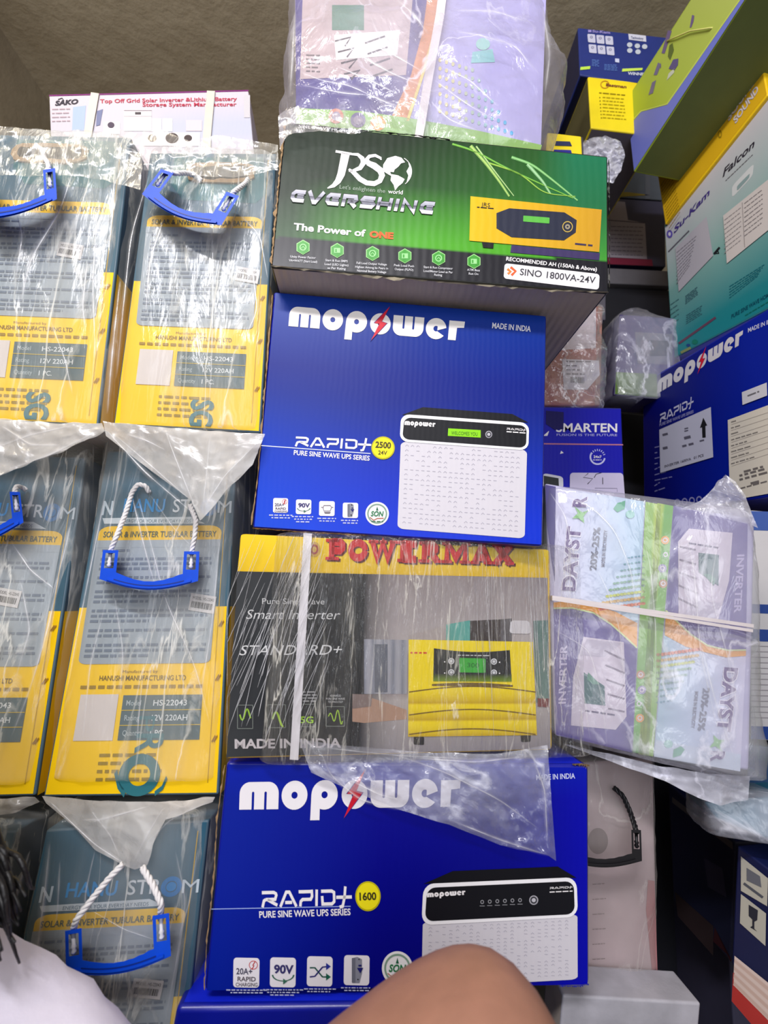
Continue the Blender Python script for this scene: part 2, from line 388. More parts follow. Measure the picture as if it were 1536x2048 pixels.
def rapid(art, p0, p1, h, col, lay=2, up=None):
    """wide capitals with open corners; p1 = right end of the plus sign"""
    W = 7.3; fr0 = art.frame(p0, p1, h, up); fr = lambda u, v: fr0(u/W, v)
    hw = 0.11; t, m = 1-hw, 0.47
    Rr = [[(0.1, t)]+[(1.05, t), (1.22, t-0.08), (1.25, 0.72), (1.15, m), (0.4, m)], [(0.55, m-0.02), (1.32, hw)], [(0.12, 0), (0.25, m-0.08), (0.4, m)]]
    A = [[(1.55, 0), (2.05, t), (2.3, t), (2.85, 0)], [(1.95, 0.26), (2.5, 0.26)]]
    P = [[(3.05, t), (3.95, t), (4.1, 0.9), (4.12, 0.6), (4.0, 0.42), (3.35, 0.42), (3.2, 0.3), (3.15, 0)]]
    I = [[(4.45, 0), (4.5, 1)]]
    D = [[(4.85, t), (5.7, t), (5.88, 0.8), (5.88, 0.25), (5.7, hw), (4.95, hw), (4.92, 0.6)]]
    X = [[(6.05, 0.5), (7.3, 0.5)], [(6.8, 1.15), (6.72, 0.5), (6.55, -0.05), (6.3, -0.1)]]
    for s_ in (Rr, A, P, I, D, X): strokes(art, fr, s_, 0.2, col, lay)
def powermax(art, p0, p1, h, col, lay, up=None, dx=0, dy=0):
    W = 12.6; fr0 = art.frame(p0, p1, h, up); fr = lambda u, v: fr0((u+dx)/W, v+dy)
    w_ = 0.36
    def S_(ox, segs, slabs):
        strokes(art, lambda u, v: fr(u+ox, v), segs, w_, col, lay)
        for x0, x1, y in slabs: art.poly([fr(ox+x0, y), fr(ox+x1, y), fr(ox+x1, y+0.15), fr(ox+x0, y+0.15)], col, lay)
    S_(0, [[(0.4, 0.02), (0.4, 0.98)], [(0.4, 0.86), (0.95, 0.86), (1.12, 0.74), (1.12, 0.58), (0.95, 0.45), (0.4, 0.45)]], [(0, 0.9, 0), (0, 0.9, 0.86)])
    O = arc(0, 0, 1, 0, 360, 20); S_(1.5, [[(0.65+x*0.48, 0.5+y*0.36) for x, y in O]], [])
    S_(2.85, [[(0.25, 0.98), (0.6, 0.1), (0.95, 0.9), (1.3, 0.1), (1.65, 0.98)]], [(0, 0.65, 0.86), (0.75, 1.2, 0.86), (1.4, 1.95, 0.86)])
    S_(4.8, [[(0.35, 0.02), (0.35, 0.98)], [(0.35, 0.86), (1.25, 0.86)], [(0.35, 0.5), (0.95, 0.5)], [(0.35, 0.14), (1.25, 0.14)]], [(0, 0.5, 0), (0, 0.5, 0.86)])
    S_(6.2, [[(0.4, 0.02), (0.4, 0.98)], [(0.4, 0.86), (0.95, 0.86), (1.12, 0.74), (1.12, 0.62), (0.95, 0.5), (0.4, 0.5)], [(0.8, 0.5), (1.25, 0.08)]], [(0, 0.85, 0), (0, 0.6, 0.86), (1.05, 1.6, 0)])
    S_(7.75, [[(0.35, 0.02), (0.35, 0.98), (0.95, 0.25), (1.55, 0.98), (1.55, 0.02)]], [(0, 0.7, 0), (0, 0.5, 0.86), (1.2, 1.9, 0), (1.4, 1.9, 0.86)])
    S_(9.7, [[(0.25, 0.05), (0.72, 0.95), (1.2, 0.05)], [(0.35, 0.32), (1.1, 0.32)]], [(0, 0.55, 0), (0.85, 1.5, 0), (0.45, 0.95, 0.88)])
    S_(11.1, [[(0.25, 0.06), (1.25, 0.94)], [(0.25, 0.94), (1.25, 0.06)]], [(0, 0.6, 0), (0.9, 1.5, 0), (0, 0.6, 0.86), (0.9, 1.5, 0.86)])
def evershine(art, p0, p1, h, lay):
    W = 13.9; fr0 = art.frame(p0, p1, h); fr = lambda u, v: fr0((u+v*0.18)/W, v)
    def chrome(v, a, b):
        t = (v-a)/(b-a)
        return mixc(*{-0.2: (c(235), c(200, 200, 212)), 0.3: (c(150, 150, 165), c(90, 90, 105)), 0.52: (c(60, 60, 72), c(100, 100, 115)), 0.58: (c(150, 150, 165), c(215, 215, 225))}[a], max(0, min(1, t)))
    E = [[(1.3, 0.84), (0.4, 0.84), (0.2, 0.65), (0.2, 0.35), (0.4, 0.16), (1.3, 0.16)], [(0.6, 0.5), (1.2, 0.5)]]
    Vv = [[(0.0, 1), (0.6, 0.12), (0.75, 0.12), (1.35, 1)]]
    Rr = [[(0.1, 0), (0.1, 0.84), (1.1, 0.84), (1.2, 0.6), (1.0, 0.45), (0.45, 0.45)], [(0.7, 0.45), (1.25, 0)]]
    Ss = [[(1.3, 0.84), (0.3, 0.84), (0.15, 0.65), (0.3, 0.5), (1.1, 0.5), (1.25, 0.35), (1.1, 0.16), (0.05, 0.16)]]
    H = [[(0.15, 0), (0.15, 1)], [(1.2, 0), (1.2, 1)], [(0.15, 0.5), (1.2, 0.5)]]
    I = [[(0.15, 0), (0.15, 1)]]
    Nn = [[(0.15, 0), (0.15, 0.95), (1.2, 0.05), (1.2, 1)]]
    x = 0
    for L_, w_ in ((E, 1.6), (Vv, 1.6), (E, 1.6), (Rr, 1.6), (Ss, 1.55), (H, 1.65), (I, 0.6), (Nn, 1.65), (E, 1.5)):
        strokes(art, (lambda o: (lambda u, v: fr(u+o, v)))(x), L_, 0.42, (0.01, 0.02, 0.012, 1), lay)
        strokes(art, (lambda o: (lambda u, v: fr(u+o, v)))(x), L_, 0.31, chrome, lay+1); x += w_
# ------------------------------------------------------------------ film (polythene) shapes
def ridge(p, sc=1.0):
    a = noise.noise(p*sc); b = noise.noise(p*sc*2.3+V((7, 3, 1)))
    return (1-abs(a)*2.2) + 0.45*(1-abs(b)*2.2)
def bag(parent, name, center, ax_u, ax_v, ax_w, rows, amp, m, seed=0, nr=110, nv=90, ex=7.0, sc=(14, 14, 5), minoff=0.0):
    """closed sleeve lofted through rows (v, half_u, half_w, off_u, off_w); folds run along v"""
    vs = []
    r0, r1 = rows[0][0], rows[-1][0]
    for j in range(nv+1):
        v = r0+(r1-r0)*j/nv
        k = 0
        while k < len(rows)-2 and v > rows[k+1][0]: k += 1
        A, B = rows[k], rows[k+1]; t = (v-A[0])/(B[0]-A[0]); 
        hu, hw, ou, ow = [A[i]*(1-t)+B[i]*t for i in (1, 2, 3, 4)]
        for i in range(nr):
            a = 2*math.pi*i/nr; ca, sa = math.cos(a), math.sin(a)
            d = (abs(ca)**ex+abs(sa)**ex)**(-1/ex); x, y = ca*d, sa*d
            p = V((x*hu*sc[0]+seed*3.1, y*hw*sc[1]+seed, v*sc[2]))
            n_ = ridge(p)*0.5+0.25*ridge(p*2.6+V((3, 3, 3)))
            q = max(n_, -0.2)*amp+minoff
            l = math.hypot(x, y)
            vs.append(center+ax_u*(x*hu+ou+x/l*q)+ax_w*(y*hw+ow+y/l*q)+ax_v*v)
    fs = [(j*nr+i, j*nr+(i+1) % nr, (j+1)*nr+(i+1) % nr, (j+1)*nr+i) for j in range(nv) for i in range(nr)]
    fs += [tuple(range(nr))[::-1], tuple(nv*nr+i for i in range(nr))]
    return obj(name, vs, fs, m, parent, smooth=True)
def lerp_poly(pl, t):
    L = [0]
    for a, b in zip(pl, pl[1:]): L.append(L[-1]+math.dist(a, b))
    d = t*L[-1]
    for i in range(len(pl)-1):
        if d <= L[i+1] or i == len(pl)-2:
            f = (d-L[i])/max(L[i+1]-L[i], 1e-9); return tuple(pl[i][k]+(pl[i+1][k]-pl[i][k])*f for k in range(len(pl[0])))
def sheet(parent, name, top, bottom, mapfn, m, amp=0.006, n=(60, 40), seed=0, sc=(18, 18, 18), layers=1, base=0.004, belly=0.0, sub=None):
    """film between two edge poly-lines; mapfn(px, py, off)"""
    vs, fs = [], []
    for l in range(layers):
        b0 = len(vs)
        for j in range(n[1]+1):
            for i in range(n[0]+1):
                u, v = i/n[0], j/n[1]; a = lerp_poly(top, u); b = lerp_poly(bottom, u)
                jit = 1.5*noise.noise(V((u*9+l*5, v*9, seed)))*(1 if 0 < v < 1 else 2.5)
                px, py = a[0]*(1-v)+b[0]*v+jit, a[1]*(1-v)+b[1]*v+jit
                q = mapfn(px, py, 0); r = ridge(V((q.x*sc[0]+seed, q.z*sc[1]+l*2, q.y*sc[2]))) + 0.4*ridge(V((q.x*sc[0]*2.7, q.z*sc[1]*2.7, l*3+seed)))
                vs.append(mapfn(px, py, base+l*0.004+amp*max(r, 0)*0.6+belly*math.sin(math.pi*u)*v))
        fs += [(b0+j*(n[0]+1)+i, b0+j*(n[0]+1)+i+1, b0+(j+1)*(n[0]+1)+i+1, b0+(j+1)*(n[0]+1)+i) for j in range(n[1]) for i in range(n[0])]
    return obj(name, vs, fs, m, parent, smooth=True)
def torn(parent, pts, mapfn, w_, seed=0, name='torn_edge', m=None):
    """worn edge: a jagged ribbon of bare board along poly-line pts"""
    rd = random.Random(seed); mb = MB(); n = 60; A, B, C_, D = [], [], [], []
    for i in range(n+1):
        x, y = lerp_poly(pts, i/n); a, b = lerp_poly(pts, max(0, i/n-0.02)), lerp_poly(pts, min(1, i/n+0.02))
        dx, dy = b[0]-a[0], b[1]-a[1]; l = math.hypot(dx, dy) or 1; nx, ny = -dy/l, dx/l
        q = w_*(0.25+rd.random()*0.9)*(0.4+abs(noise.noise(V((i*0.25, seed, 0))))*1.6); r = w_*0.3*rd.random()
        A.append(mapfn(x+nx*q, y+ny*q, 0.0002)); B.append(mapfn(x-nx*r, y-ny*r, 0.0012+0.001*rd.random()))
        C_.append(mapfn(x, y, -0.004))
    vs = A+B+C_; k = n+1
    fs = [(i, i+1, k+i+1, k+i) for i in range(n)]+[(k+i, k+i+1, 2*k+i+1, 2*k+i) for i in range(n)]
    return obj(name, vs, fs, m or CARD, parent)
def rope_pts(mb, pts, r):
    """three-strand twisted rope"""
    pts = [V(p) for p in pts]; Ls = [0]
    for a, b in zip(pts, pts[1:]): Ls.append(Ls[-1]+(b-a).length)
    n = max(12, int(Ls[-1]/0.0012)); sm = []
    for i in range(n+1): sm.append(V(lerp_poly([tuple(p) for p in pts], i/n)))
    for _ in range(6): sm = [sm[0]]+[(sm[i-1]+sm[i]*2+sm[i+1])/4 for i in range(1, n)]+[sm[-1]]
    for k in range(3):
        q = []
        for i, p in enumerate(sm):
            t = (sm[min(i+1, n)]-sm[max(i-1, 0)]).normalized(); u = t.cross(V((0.3, 1, 0.2))).normalized(); w_ = t.cross(u)
            a = i*0.42+k*2.094; q.append(p+(u*math.cos(a)+w_*math.sin(a))*r*0.55)
        mb.tube(q, r*0.62, 6)
# ================================================================== the room
def slab(name, lo, hi, m, kind='structure'):
    mb = MB(); x0, y0, z0 = lo; x1, y1, z1 = hi
    v = [(x, y, z) for z in (z0, z1) for y in (y0, y1) for x in (x0, x1)]
    mb.add(v, [(0, 1, 3, 2), (4, 6, 7, 5), (0, 4, 5, 1), (2, 3, 7, 6), (0, 2, 6, 4), (1, 5, 7, 3)])
    o = mb.build(name, m); o['kind'] = kind; return o
def plaster(name, a, b_, sc=2.2):
    m, nt, p = nodes_of(name); L = nt.links.new
    tc = N(nt, 'ShaderNodeTexCoord')
    nz = N(nt, 'ShaderNodeTexNoise'); nz.inputs['Scale'].default_value = sc; nz.inputs['Detail'].default_value = 8; nz.inputs['Roughness'].default_value = 0.65
    L(tc.outputs['Object'], nz.inputs['Vector'])
    r = N(nt, 'ShaderNodeValToRGB'); r.color_ramp.elements[0].position = 0.3; r.color_ramp.elements[0].color = a
    r.color_ramp.elements[1].position = 0.72; r.color_ramp.elements[1].color = b_; L(nz.outputs['Fac'], r.inputs[0])
    n2 = N(nt, 'ShaderNodeTexNoise'); n2.inputs['Scale'].default_value = 1.6; n2.inputs['Detail'].default_value = 9; n2.inputs['Distortion'].default_value = 1.6; L(tc.outputs['Object'], n2.inputs['Vector'])
    s1 = N(nt, 'ShaderNodeMath', operation='SUBTRACT'); L(n2.outputs['Fac'], s1.inputs[0]); s1.inputs[1].default_value = 0.36
    ab = N(nt, 'ShaderNodeMath', operation='ABSOLUTE'); L(s1.outputs[0], ab.inputs[0])
    mr = N(nt, 'ShaderNodeMapRange'); L(ab.outputs[0], mr.inputs[0]); mr.inputs[2].default_value = 0.006; mr.inputs[3].default_value = 0.8; mr.inputs[4].default_value = 1
    mx = N(nt, 'ShaderNodeMix', data_type='RGBA', blend_type='MULTIPLY'); mx.inputs[0].default_value = 1; L(r.outputs[0], mx.inputs[6]); L(mr.outputs[0], mx.inputs[7])
    L(mx.outputs[2], p.inputs['Base Color']); p.inputs['Roughness'].default_value = 0.9
    b = N(nt, 'ShaderNodeBump'); b.inputs['Strength'].default_value = 0.5; b.inputs['Distance'].default_value = 0.02; L(nz.outputs['Fac'], b.inputs['Height']); L(b.outputs[0], p.inputs['Normal'])
    return m
PL = plaster('stained_plaster', c(120, 108, 88), c(160, 148, 124))
CE = plaster('stained_ceiling', c(176, 162, 136), c(212, 200, 174))
slab('floor', (-1.16, -1.4, -0.06), (1.31, 1.66, 0), plaster('concrete_floor', c(70), c(105, 100, 95)))
slab('ceiling', (-1.16, -1.4, 2.25), (1.31, 1.66, 2.31), CE)
slab('wall_left', (-1.16, -1.4, 0), (-1.10, 1.66, 2.25), PL)
slab('wall_right', (1.25, -1.4, 0), (1.31, 1.66, 2.25), PL)
slab('wall_back', (-1.10, 1.60, 0), (1.25, 1.66, 2.25), PL)
# colours shared by the cartons
NAVY = mat('carton_navy', c(12, 22, 70), 0.45, 0.2, 40, coat=0.2)
BLUEC = mat('carton_blue', c(8, 22, 150), 0.38, 0.25, 30, coat=0.3)
BLUEL = mat('carton_bright_blue', c(20, 40, 215), 0.4, 0.3, 30, coat=0.3)
YEL = mat('carton_yellow', c(236, 192, 14), 0.5, 0.25, 30, coat=0.15)
SLATE = mat('carton_slate', c(70, 96, 112), 0.5, 0.2, 30)
PURP = mat('carton_purple', c(84, 74, 140), 0.45, 0.2, 30, coat=0.2)
GREENC = mat('carton_leaf_green', c(112, 168, 62), 0.45, 0.2, 30, coat=0.2)
BLACKC = mat('carton_black', c(24, 26, 24), 0.45, 0.3, 30, coat=0.2)
WH = c(240, 236, 238); INK = c(30, 30, 34)
def crop(ox, oy, s): return lambda x, y: (ox+x*s, oy+y*s)
def Q(Z, *p): return [Z(*q) for q in p]
# ================================================================== centre stack
# ---- green and black inverter carton, second from the top of the stack
Z = crop(540, 0, 0.4557)
jr = carton('inverter_carton', 'green and black inverter carton with globe emblem, worn corners, above the large blue carton', 'carton',
            [(570, 244), (1216, 312), (1217, 586), (541, 534)], 0.545, 2, 0, 0.30, [BLACKC, BLACKC, WCARD, WCARD, BLACKC])
a = Art(jr.face.at)
def jcol(u, v):
    dark, mid, bright, teal = c(16, 36, 20), c(40, 96, 36), c(78, 166, 34), c(24, 108, 74)
    vb = 0.80-0.02*u
    if v > vb: return c(26, 26, 34)
    t = max(0, min(1, (v*0.9+u*1.15-0.45)/0.75)); col = mixc(dark, mid, t)
    t2 = max(0, min(1, (v-0.35)/0.4))*max(0, min(1, (u-0.05)/0.35)); col = mixc(col, bright, t2*0.85)
    if u > 0.78: col = mixc(col, teal, min(1, (u-0.78)/0.12)*max(0, 1-v*0.9))
    return col
a.grad([(573, 247), (1213, 315), (1214, 583), (545, 531)], jcol, 60, 60, 1)
a.text('SINE WAVE HOME UPS', Z(125, 560), Z(397, 585), 6.5, WH, 3, 0.01)
Wj = c(238, 234, 236)
a.line(Q(Z, (332, 672), (322, 720), (312, 765), (298, 795), (278, 815), (252, 826)), [17, 16, 15, 12, 8, 2], Wj, 3)
a.line(Q(Z, (288, 664), (358, 676)), 5, Wj, 3)
a.line(Q(Z, (352, 676), (385, 678), (405, 695), (410, 715), (395, 738), (362, 750), (346, 752)), [4, 6, 9, 11, 9, 5, 2], Wj, 3)
a.line(Q(Z, (346, 742), (372, 762), (395, 786), (425, 803), (458, 806), (482, 794), (492, 770), (484, 748), (458, 728), (432, 716), (424, 700), (436, 686), (462, 682), (486, 694), (488, 702)), [4, 9, 10, 10, 10, 10, 12, 13, 13, 11, 9, 7, 6, 5, 2], Wj, 3)
# globe: two land masses and the lit right rim
gx, gy = Z(555, 752)
G = lambda *p: [(gx+x*0.4557, gy+y*0.4557) for x, y in p]
a.poly(G((-58, -30), (-40, -58), (-5, -68), (22, -60), (38, -40), (20, -35), (8, -20), (-8, -8), (-12, 4), (-28, 2), (-20, 22), (-38, 12), (-60, -2)), Wj, 3)
a.poly(G((-22, 12), (8, 18), (36, 34), (26, 52), (8, 66), (-6, 84), (-12, 60), (-26, 40)), Wj, 3)
a.poly(G((50, -48), (64, -18), (66, 14), (54, 40), (44, 50), (52, 18), (44, 0), (56, -22)), Wj, 3)
a.ell(gx, gy, 31, 31, Wj, 3, 0.96, a0=-55, a1=60)
a.text("Let's enlighten the", Z(305, 828), Z(505, 847), 8, c(150, 165, 150), 3)
a.text("world", Z(518, 848), Z(582, 853), 8, Wj, 3, 0.01)
evershine(a, Z(84, 884), Z(748, 944), 25, 4)
a.text('The Power of', Z(103, 1008), Z(418, 1038), 13.5, Wj, 3, 0.03)
a.text('ONE', Z(436, 1040), Z(541, 1048), 12, c(225, 92, 30), 3, 0.05)
for k, (hx, hy) in enumerate(((145, 1085), (295, 1099), (450, 1112), (592, 1123), (740, 1133), (895, 1147))):
    x, y = Z(hx, hy)
    a.poly([(x+15*math.cos(R_(60*i+30)), y+15*math.sin(R_(60*i+30))) for i in range(6)], c(150, 210, 130), 3)
    a.poly([(x+13.2*math.cos(R_(60*i+30)), y+13.2*math.sin(R_(60*i+30))) for i in range(6)], c(62, 150, 52), 4)
    if k % 2: a.rect(x-6, y-5, x+6, y+5, c(150, 215, 140), 5); a.rect(x-4, y-3, x-1, y+3, c(62, 150, 52), 6)
    else: a.ell(x, y, 7, 7, c(150, 215, 140), 5, 0.7); a.line([(x-3, y+2), (x, y-2), (x+4, y+3)], 1.5, c(150, 215, 140), 5)
caps = [(["Unity Power Factor", "VA=WATT (Start Load)"], 145, 1130, 62), (["Start & Run SMPS", "Load (LED Lights)", "as Per Rating"], 292, 1146, 52), (["Full Load Output Voltage", "Highest Among its Peers in", "Nominal Battery Voltage"], 446, 1158, 72), (["Peak Load Push", "Output (PLPO)"], 588, 1168, 44), (["Start & Run Compressor", "Load/Motor Load as Per", "Rating"], 738, 1176, 64), (["ATM Bass", "Run On"], 893, 1188, 28)]
for ls, x, y, hw in caps:
    for i, t in enumerate(ls):
        hw_ = hw*min(1, len(t)/max(len(q) for q in ls)); a.text(t, Z(x-hw_, y+i*17), Z(x+hw_, y+i*17+hw_*0.11), 4.4, c(205, 205, 210), 3, 0.01)
a.text('RECOMMENDED AH (150Ah & Above)', Z(1036, 1143), Z(1434, 1190), 7.5, Wj, 3, 0.02)
a.rr(Q(Z, (1030, 1155), (1447, 1203), (1443, 1272), (1025, 1222)), c(232, 228, 232), 3, 0.2, 6)
a.text('SINO 1800VA-24V', Z(1096, 1206), Z(1427, 1244), 13, c(60, 60, 66), 4, 0.01)
a.line(Q(Z, (1056, 1172), (1078, 1190), (1060, 1208)), 5, c(222, 96, 50), 4); a.line(Q(Z, (1042, 1180), (1056, 1192), (1044, 1202)), 5, c(225, 130, 60), 4)
# yellow device picture
a.poly(Q(Z, (1060, 1075), (1448, 1110), (1445, 1142), (1055, 1108)), c(60, 50, 92), 3)
a.grad(Q(Z, (880, 861), (1456, 920), (1445, 1106), (875, 1056)), lambda u, v: mixc(c(222, 178, 24), c(190, 140, 40), u*0.9), 10, 4, 4)
hexp = Q(Z, (994, 935), (1050, 914), (1292, 932), (1346, 966), (1342, 1020), (1290, 1055), (1060, 1041), (994, 1002))
a.poly(hexp, c(40, 44, 62), 5)
a.rr(Q(Z, (1112, 946), (1227, 955), (1226, 981), (1111, 972)), c(90, 175, 70), 6, 0.1, 4)
x, y = Z(1306, 995); a.ell(x, y, 10.5, 11, c(200, 170, 80), 6, 0.85); a.ell(x, y, 5, 5, c(150, 140, 120), 6, 0.4)
a.text('JRS', Z(926, 905), Z(965, 909), 8, INK, 5); a.dashes(Z(908, 912), Z(985, 919), 3, INK, 5, 1); a.dashes(Z(1338, 1075), Z(1415, 1083), 5, c(60, 50, 80), 5, 2)
a.poly(Q(Z, (930, 1062), (982, 1066), (980, 1090), (935, 1086)), c(24, 24, 30), 4)
# light trails and the folded crease
for k, (pts, w0, col) in enumerate((((( 880, 640), (950, 720), (1010, 800), (1050, 862)), 5, c(205, 225, 130)), (((905, 642), (985, 750), (1070, 860)), 2.5, c(220, 235, 170)), (((800, 632), (900, 660), (1000, 720), (1150, 790), (1330, 870)), 3, c(150, 205, 80)), (((1060, 690), (1150, 720), (1240, 790), (1350, 880)), 4, c(170, 220, 150)), (((1130, 720), (1200, 800), (1230, 850)), 5, c(190, 225, 180)), (((960, 715), (1100, 760), (1200, 850), (1340, 862)), 2.5, c(190, 220, 90)))):
    pz = [lerp_poly([Z(*p) for p in pts], i/30) for i in range(31)]
    for _ in range(12): pz = [pz[0]]+[tuple((pz[i-1][q]+2*pz[i][q]+pz[i+1][q])/4 for q in (0, 1)) for i in range(1, 30)]+[pz[-1]]
    a.line(pz, w0*1.5, mixc(col, c(60, 140, 60), 0.72), 2, w0*0.8); a.line(pz, w0*0.7, mixc(col, c(60, 140, 60), 0.35), 3, w0*0.3)
a.build('printed_front', jr.root, PRINTG)
torn(jr.root, [(541, 531), (700, 548), (900, 565), (1100, 580), (1217, 584)], jr.face.at, 5, 3, m=mat('scuffed_board', c(160, 150, 128), 0.8, 0.4, 60))
torn(jr.root, [(571, 250), (560, 340), (552, 430), (543, 528)], jr.face.at, 5, 5)
torn(jr.root, [(575, 246), (700, 258), (830, 270), (900, 279)], jr.face.at, 4, 6, m=BLACKC)
torn(jr.root, [(1218, 318), (1220, 450), (1219, 580)], jr.face.at, 3, 8, m=BLACKC)
# ---- large blue inverter carton
Z = crop(490, 560, 0.4036)
mo = carton('inverter_carton', 'large blue inverter carton with yellow 2500 roundel, between the green and the film-wrapped cartons', 'carton',
            [(547, 582), (1094, 630), (1086, 1093), (504, 1056)], 0.59, 2, 0, 0.29, [BLUEC, BLUEC, BLUEC, BLUEC, BLUEC], bev=0.005)
a = Art(mo.face.at)
def mcol(u, v):
    edge, dark, br = c(2, 62, 160), c(0, 26, 128), c(4, 48, 205)
    d = abs(v-0.36)/0.5; col = mixc(dark, mixc(edge, br, max(0, min(1, (v-0.3)/0.4))), max(0, min(1, d*0.95-0.1)))
    col = mixc(col, c(6, 84, 215), max(0, 0.45-u)*max(0, v-0.3)*1.6)
    return col
a.grad([(551, 586), (1091, 633), (1082, 1089), (509, 1053)], mcol, 30, 30, 1)
mopower(a, Z(215, 228), Z(1078, 302), 40, c(238, 234, 230), 3)
a.text('MADE IN INDIA', Z(1224, 238), Z(1415, 256), 11, c(225, 225, 235), 3, 0.02)
a.line(Q(Z, (78, 820), (622, 860)), 1.6, c(220, 226, 240), 2)
rapid(a, Z(245, 824), Z(624, 842), 20, WH, 3)
a.text('PURE SINE WAVE UPS SERIES', Z(241, 866), Z(617, 895), 9.5, WH, 3, 0.02)
def roundel(x, y, rx, ry, t1, t2):
    a.ell(x, y, rx, ry, c(190, 180, 20), 4); a.ell(x, y, rx*0.90, ry*0.90, c(240, 226, 30), 5)
    if t2:
        a.text(t1, (x-rx*0.66, y-1), (x+rx*0.66, y+1), 12, c(70, 62, 20), 6, 0.03); a.text(t2, (x-rx*0.42, y+13), (x+rx*0.34, y+14), 8, c(80, 72, 20), 6, 0.02)
    else: a.text(t1, (x-rx*0.66, y+8), (x+rx*0.66, y+7), 15, c(60, 55, 30), 6, 0.03)
roundel(*Z(684, 832), 23.5, 23, '2500', '24V')
def device(Zf, top, frame_, panel, body, logo, lcd, btn, rap, icons=None):
    a.poly([Zf(*p) for p in top], c(20, 20, 26), 3)
    q = [Zf(*p) for p in body]; a.rr(q, c(212, 208, 216), 3, 0.05, 1.0)
    rd = random.Random(4)
    for j in range(17):
        for i in range(21):
            if rd.random() < 0.8:
                u, v = 0.05+i*0.044, 0.04+j*0.055; x = (q[0][0]*(1-u)+q[1][0]*u)*(1-v)+(q[3][0]*(1-u)+q[2][0]*u)*v; y = (q[0][1]*(1-u)+q[1][1]*u)*(1-v)+(q[3][1]*(1-u)+q[2][1]*u)*v
                d = 3.2; a.line([(x-d, y+1.5), (x, y-1.5), (x+d, y+1.5)] if rd.random() < 0.5 else [(x-d, y), (x+d, y+0.5)], 1.0, c(176, 172, 186), 4)
    a.rr([Zf(*p) for p in frame_], c(244, 242, 246), 5, 0.28, 4.2)
    a.rr([Zf(*p) for p in panel], c(22, 22, 28), 6, 0.26, 4.6)
    mopower(a, Zf(*logo[0]), Zf(*logo[1]), logo[2], WH, 7, bolt=None)
    x, y = Zf(*btn); a.ell(x, y, btn_r, btn_r*1.05, c(170, 168, 176), 7); a.ell(x, y, btn_r*0.75, btn_r*0.8, c(60, 60, 66), 8); a.ell(x, y, btn_r*0.45, btn_r*0.45, c(190, 188, 196), 9)
    rapid(a, Zf(*rap[0]), Zf(*rap[1]), 4.2, WH, 7); a.dashes(Zf(rap[0][0], rap[0][1]+13), Zf(rap[1][0], rap[1][1]+13), 3, WH, 7, 5)
btn_r = 6.8
device(Z, [(882, 630), (1325, 664), (1404, 706), (778, 668)], [(774, 664), (1408, 708), (1404, 845), (766, 800)], [(790, 680), (1396, 722), (1393, 832), (779, 788)],
       [(772, 800), (1398, 842), (1386, 1281), (755, 1232)], (((790), 0),) and ((790, 718), (942, 728), 8), None, (1208, 765), ((1296, 742), (1392, 749)))
a.poly(Q(Z, (1007, 735), (1168, 744), (1168, 781), (1005, 772)), c(140, 215, 20), 7)
a.text('WELCOMES YOU', Z(1022, 766), Z(1152, 772), 7, c(60, 110, 20), 8)
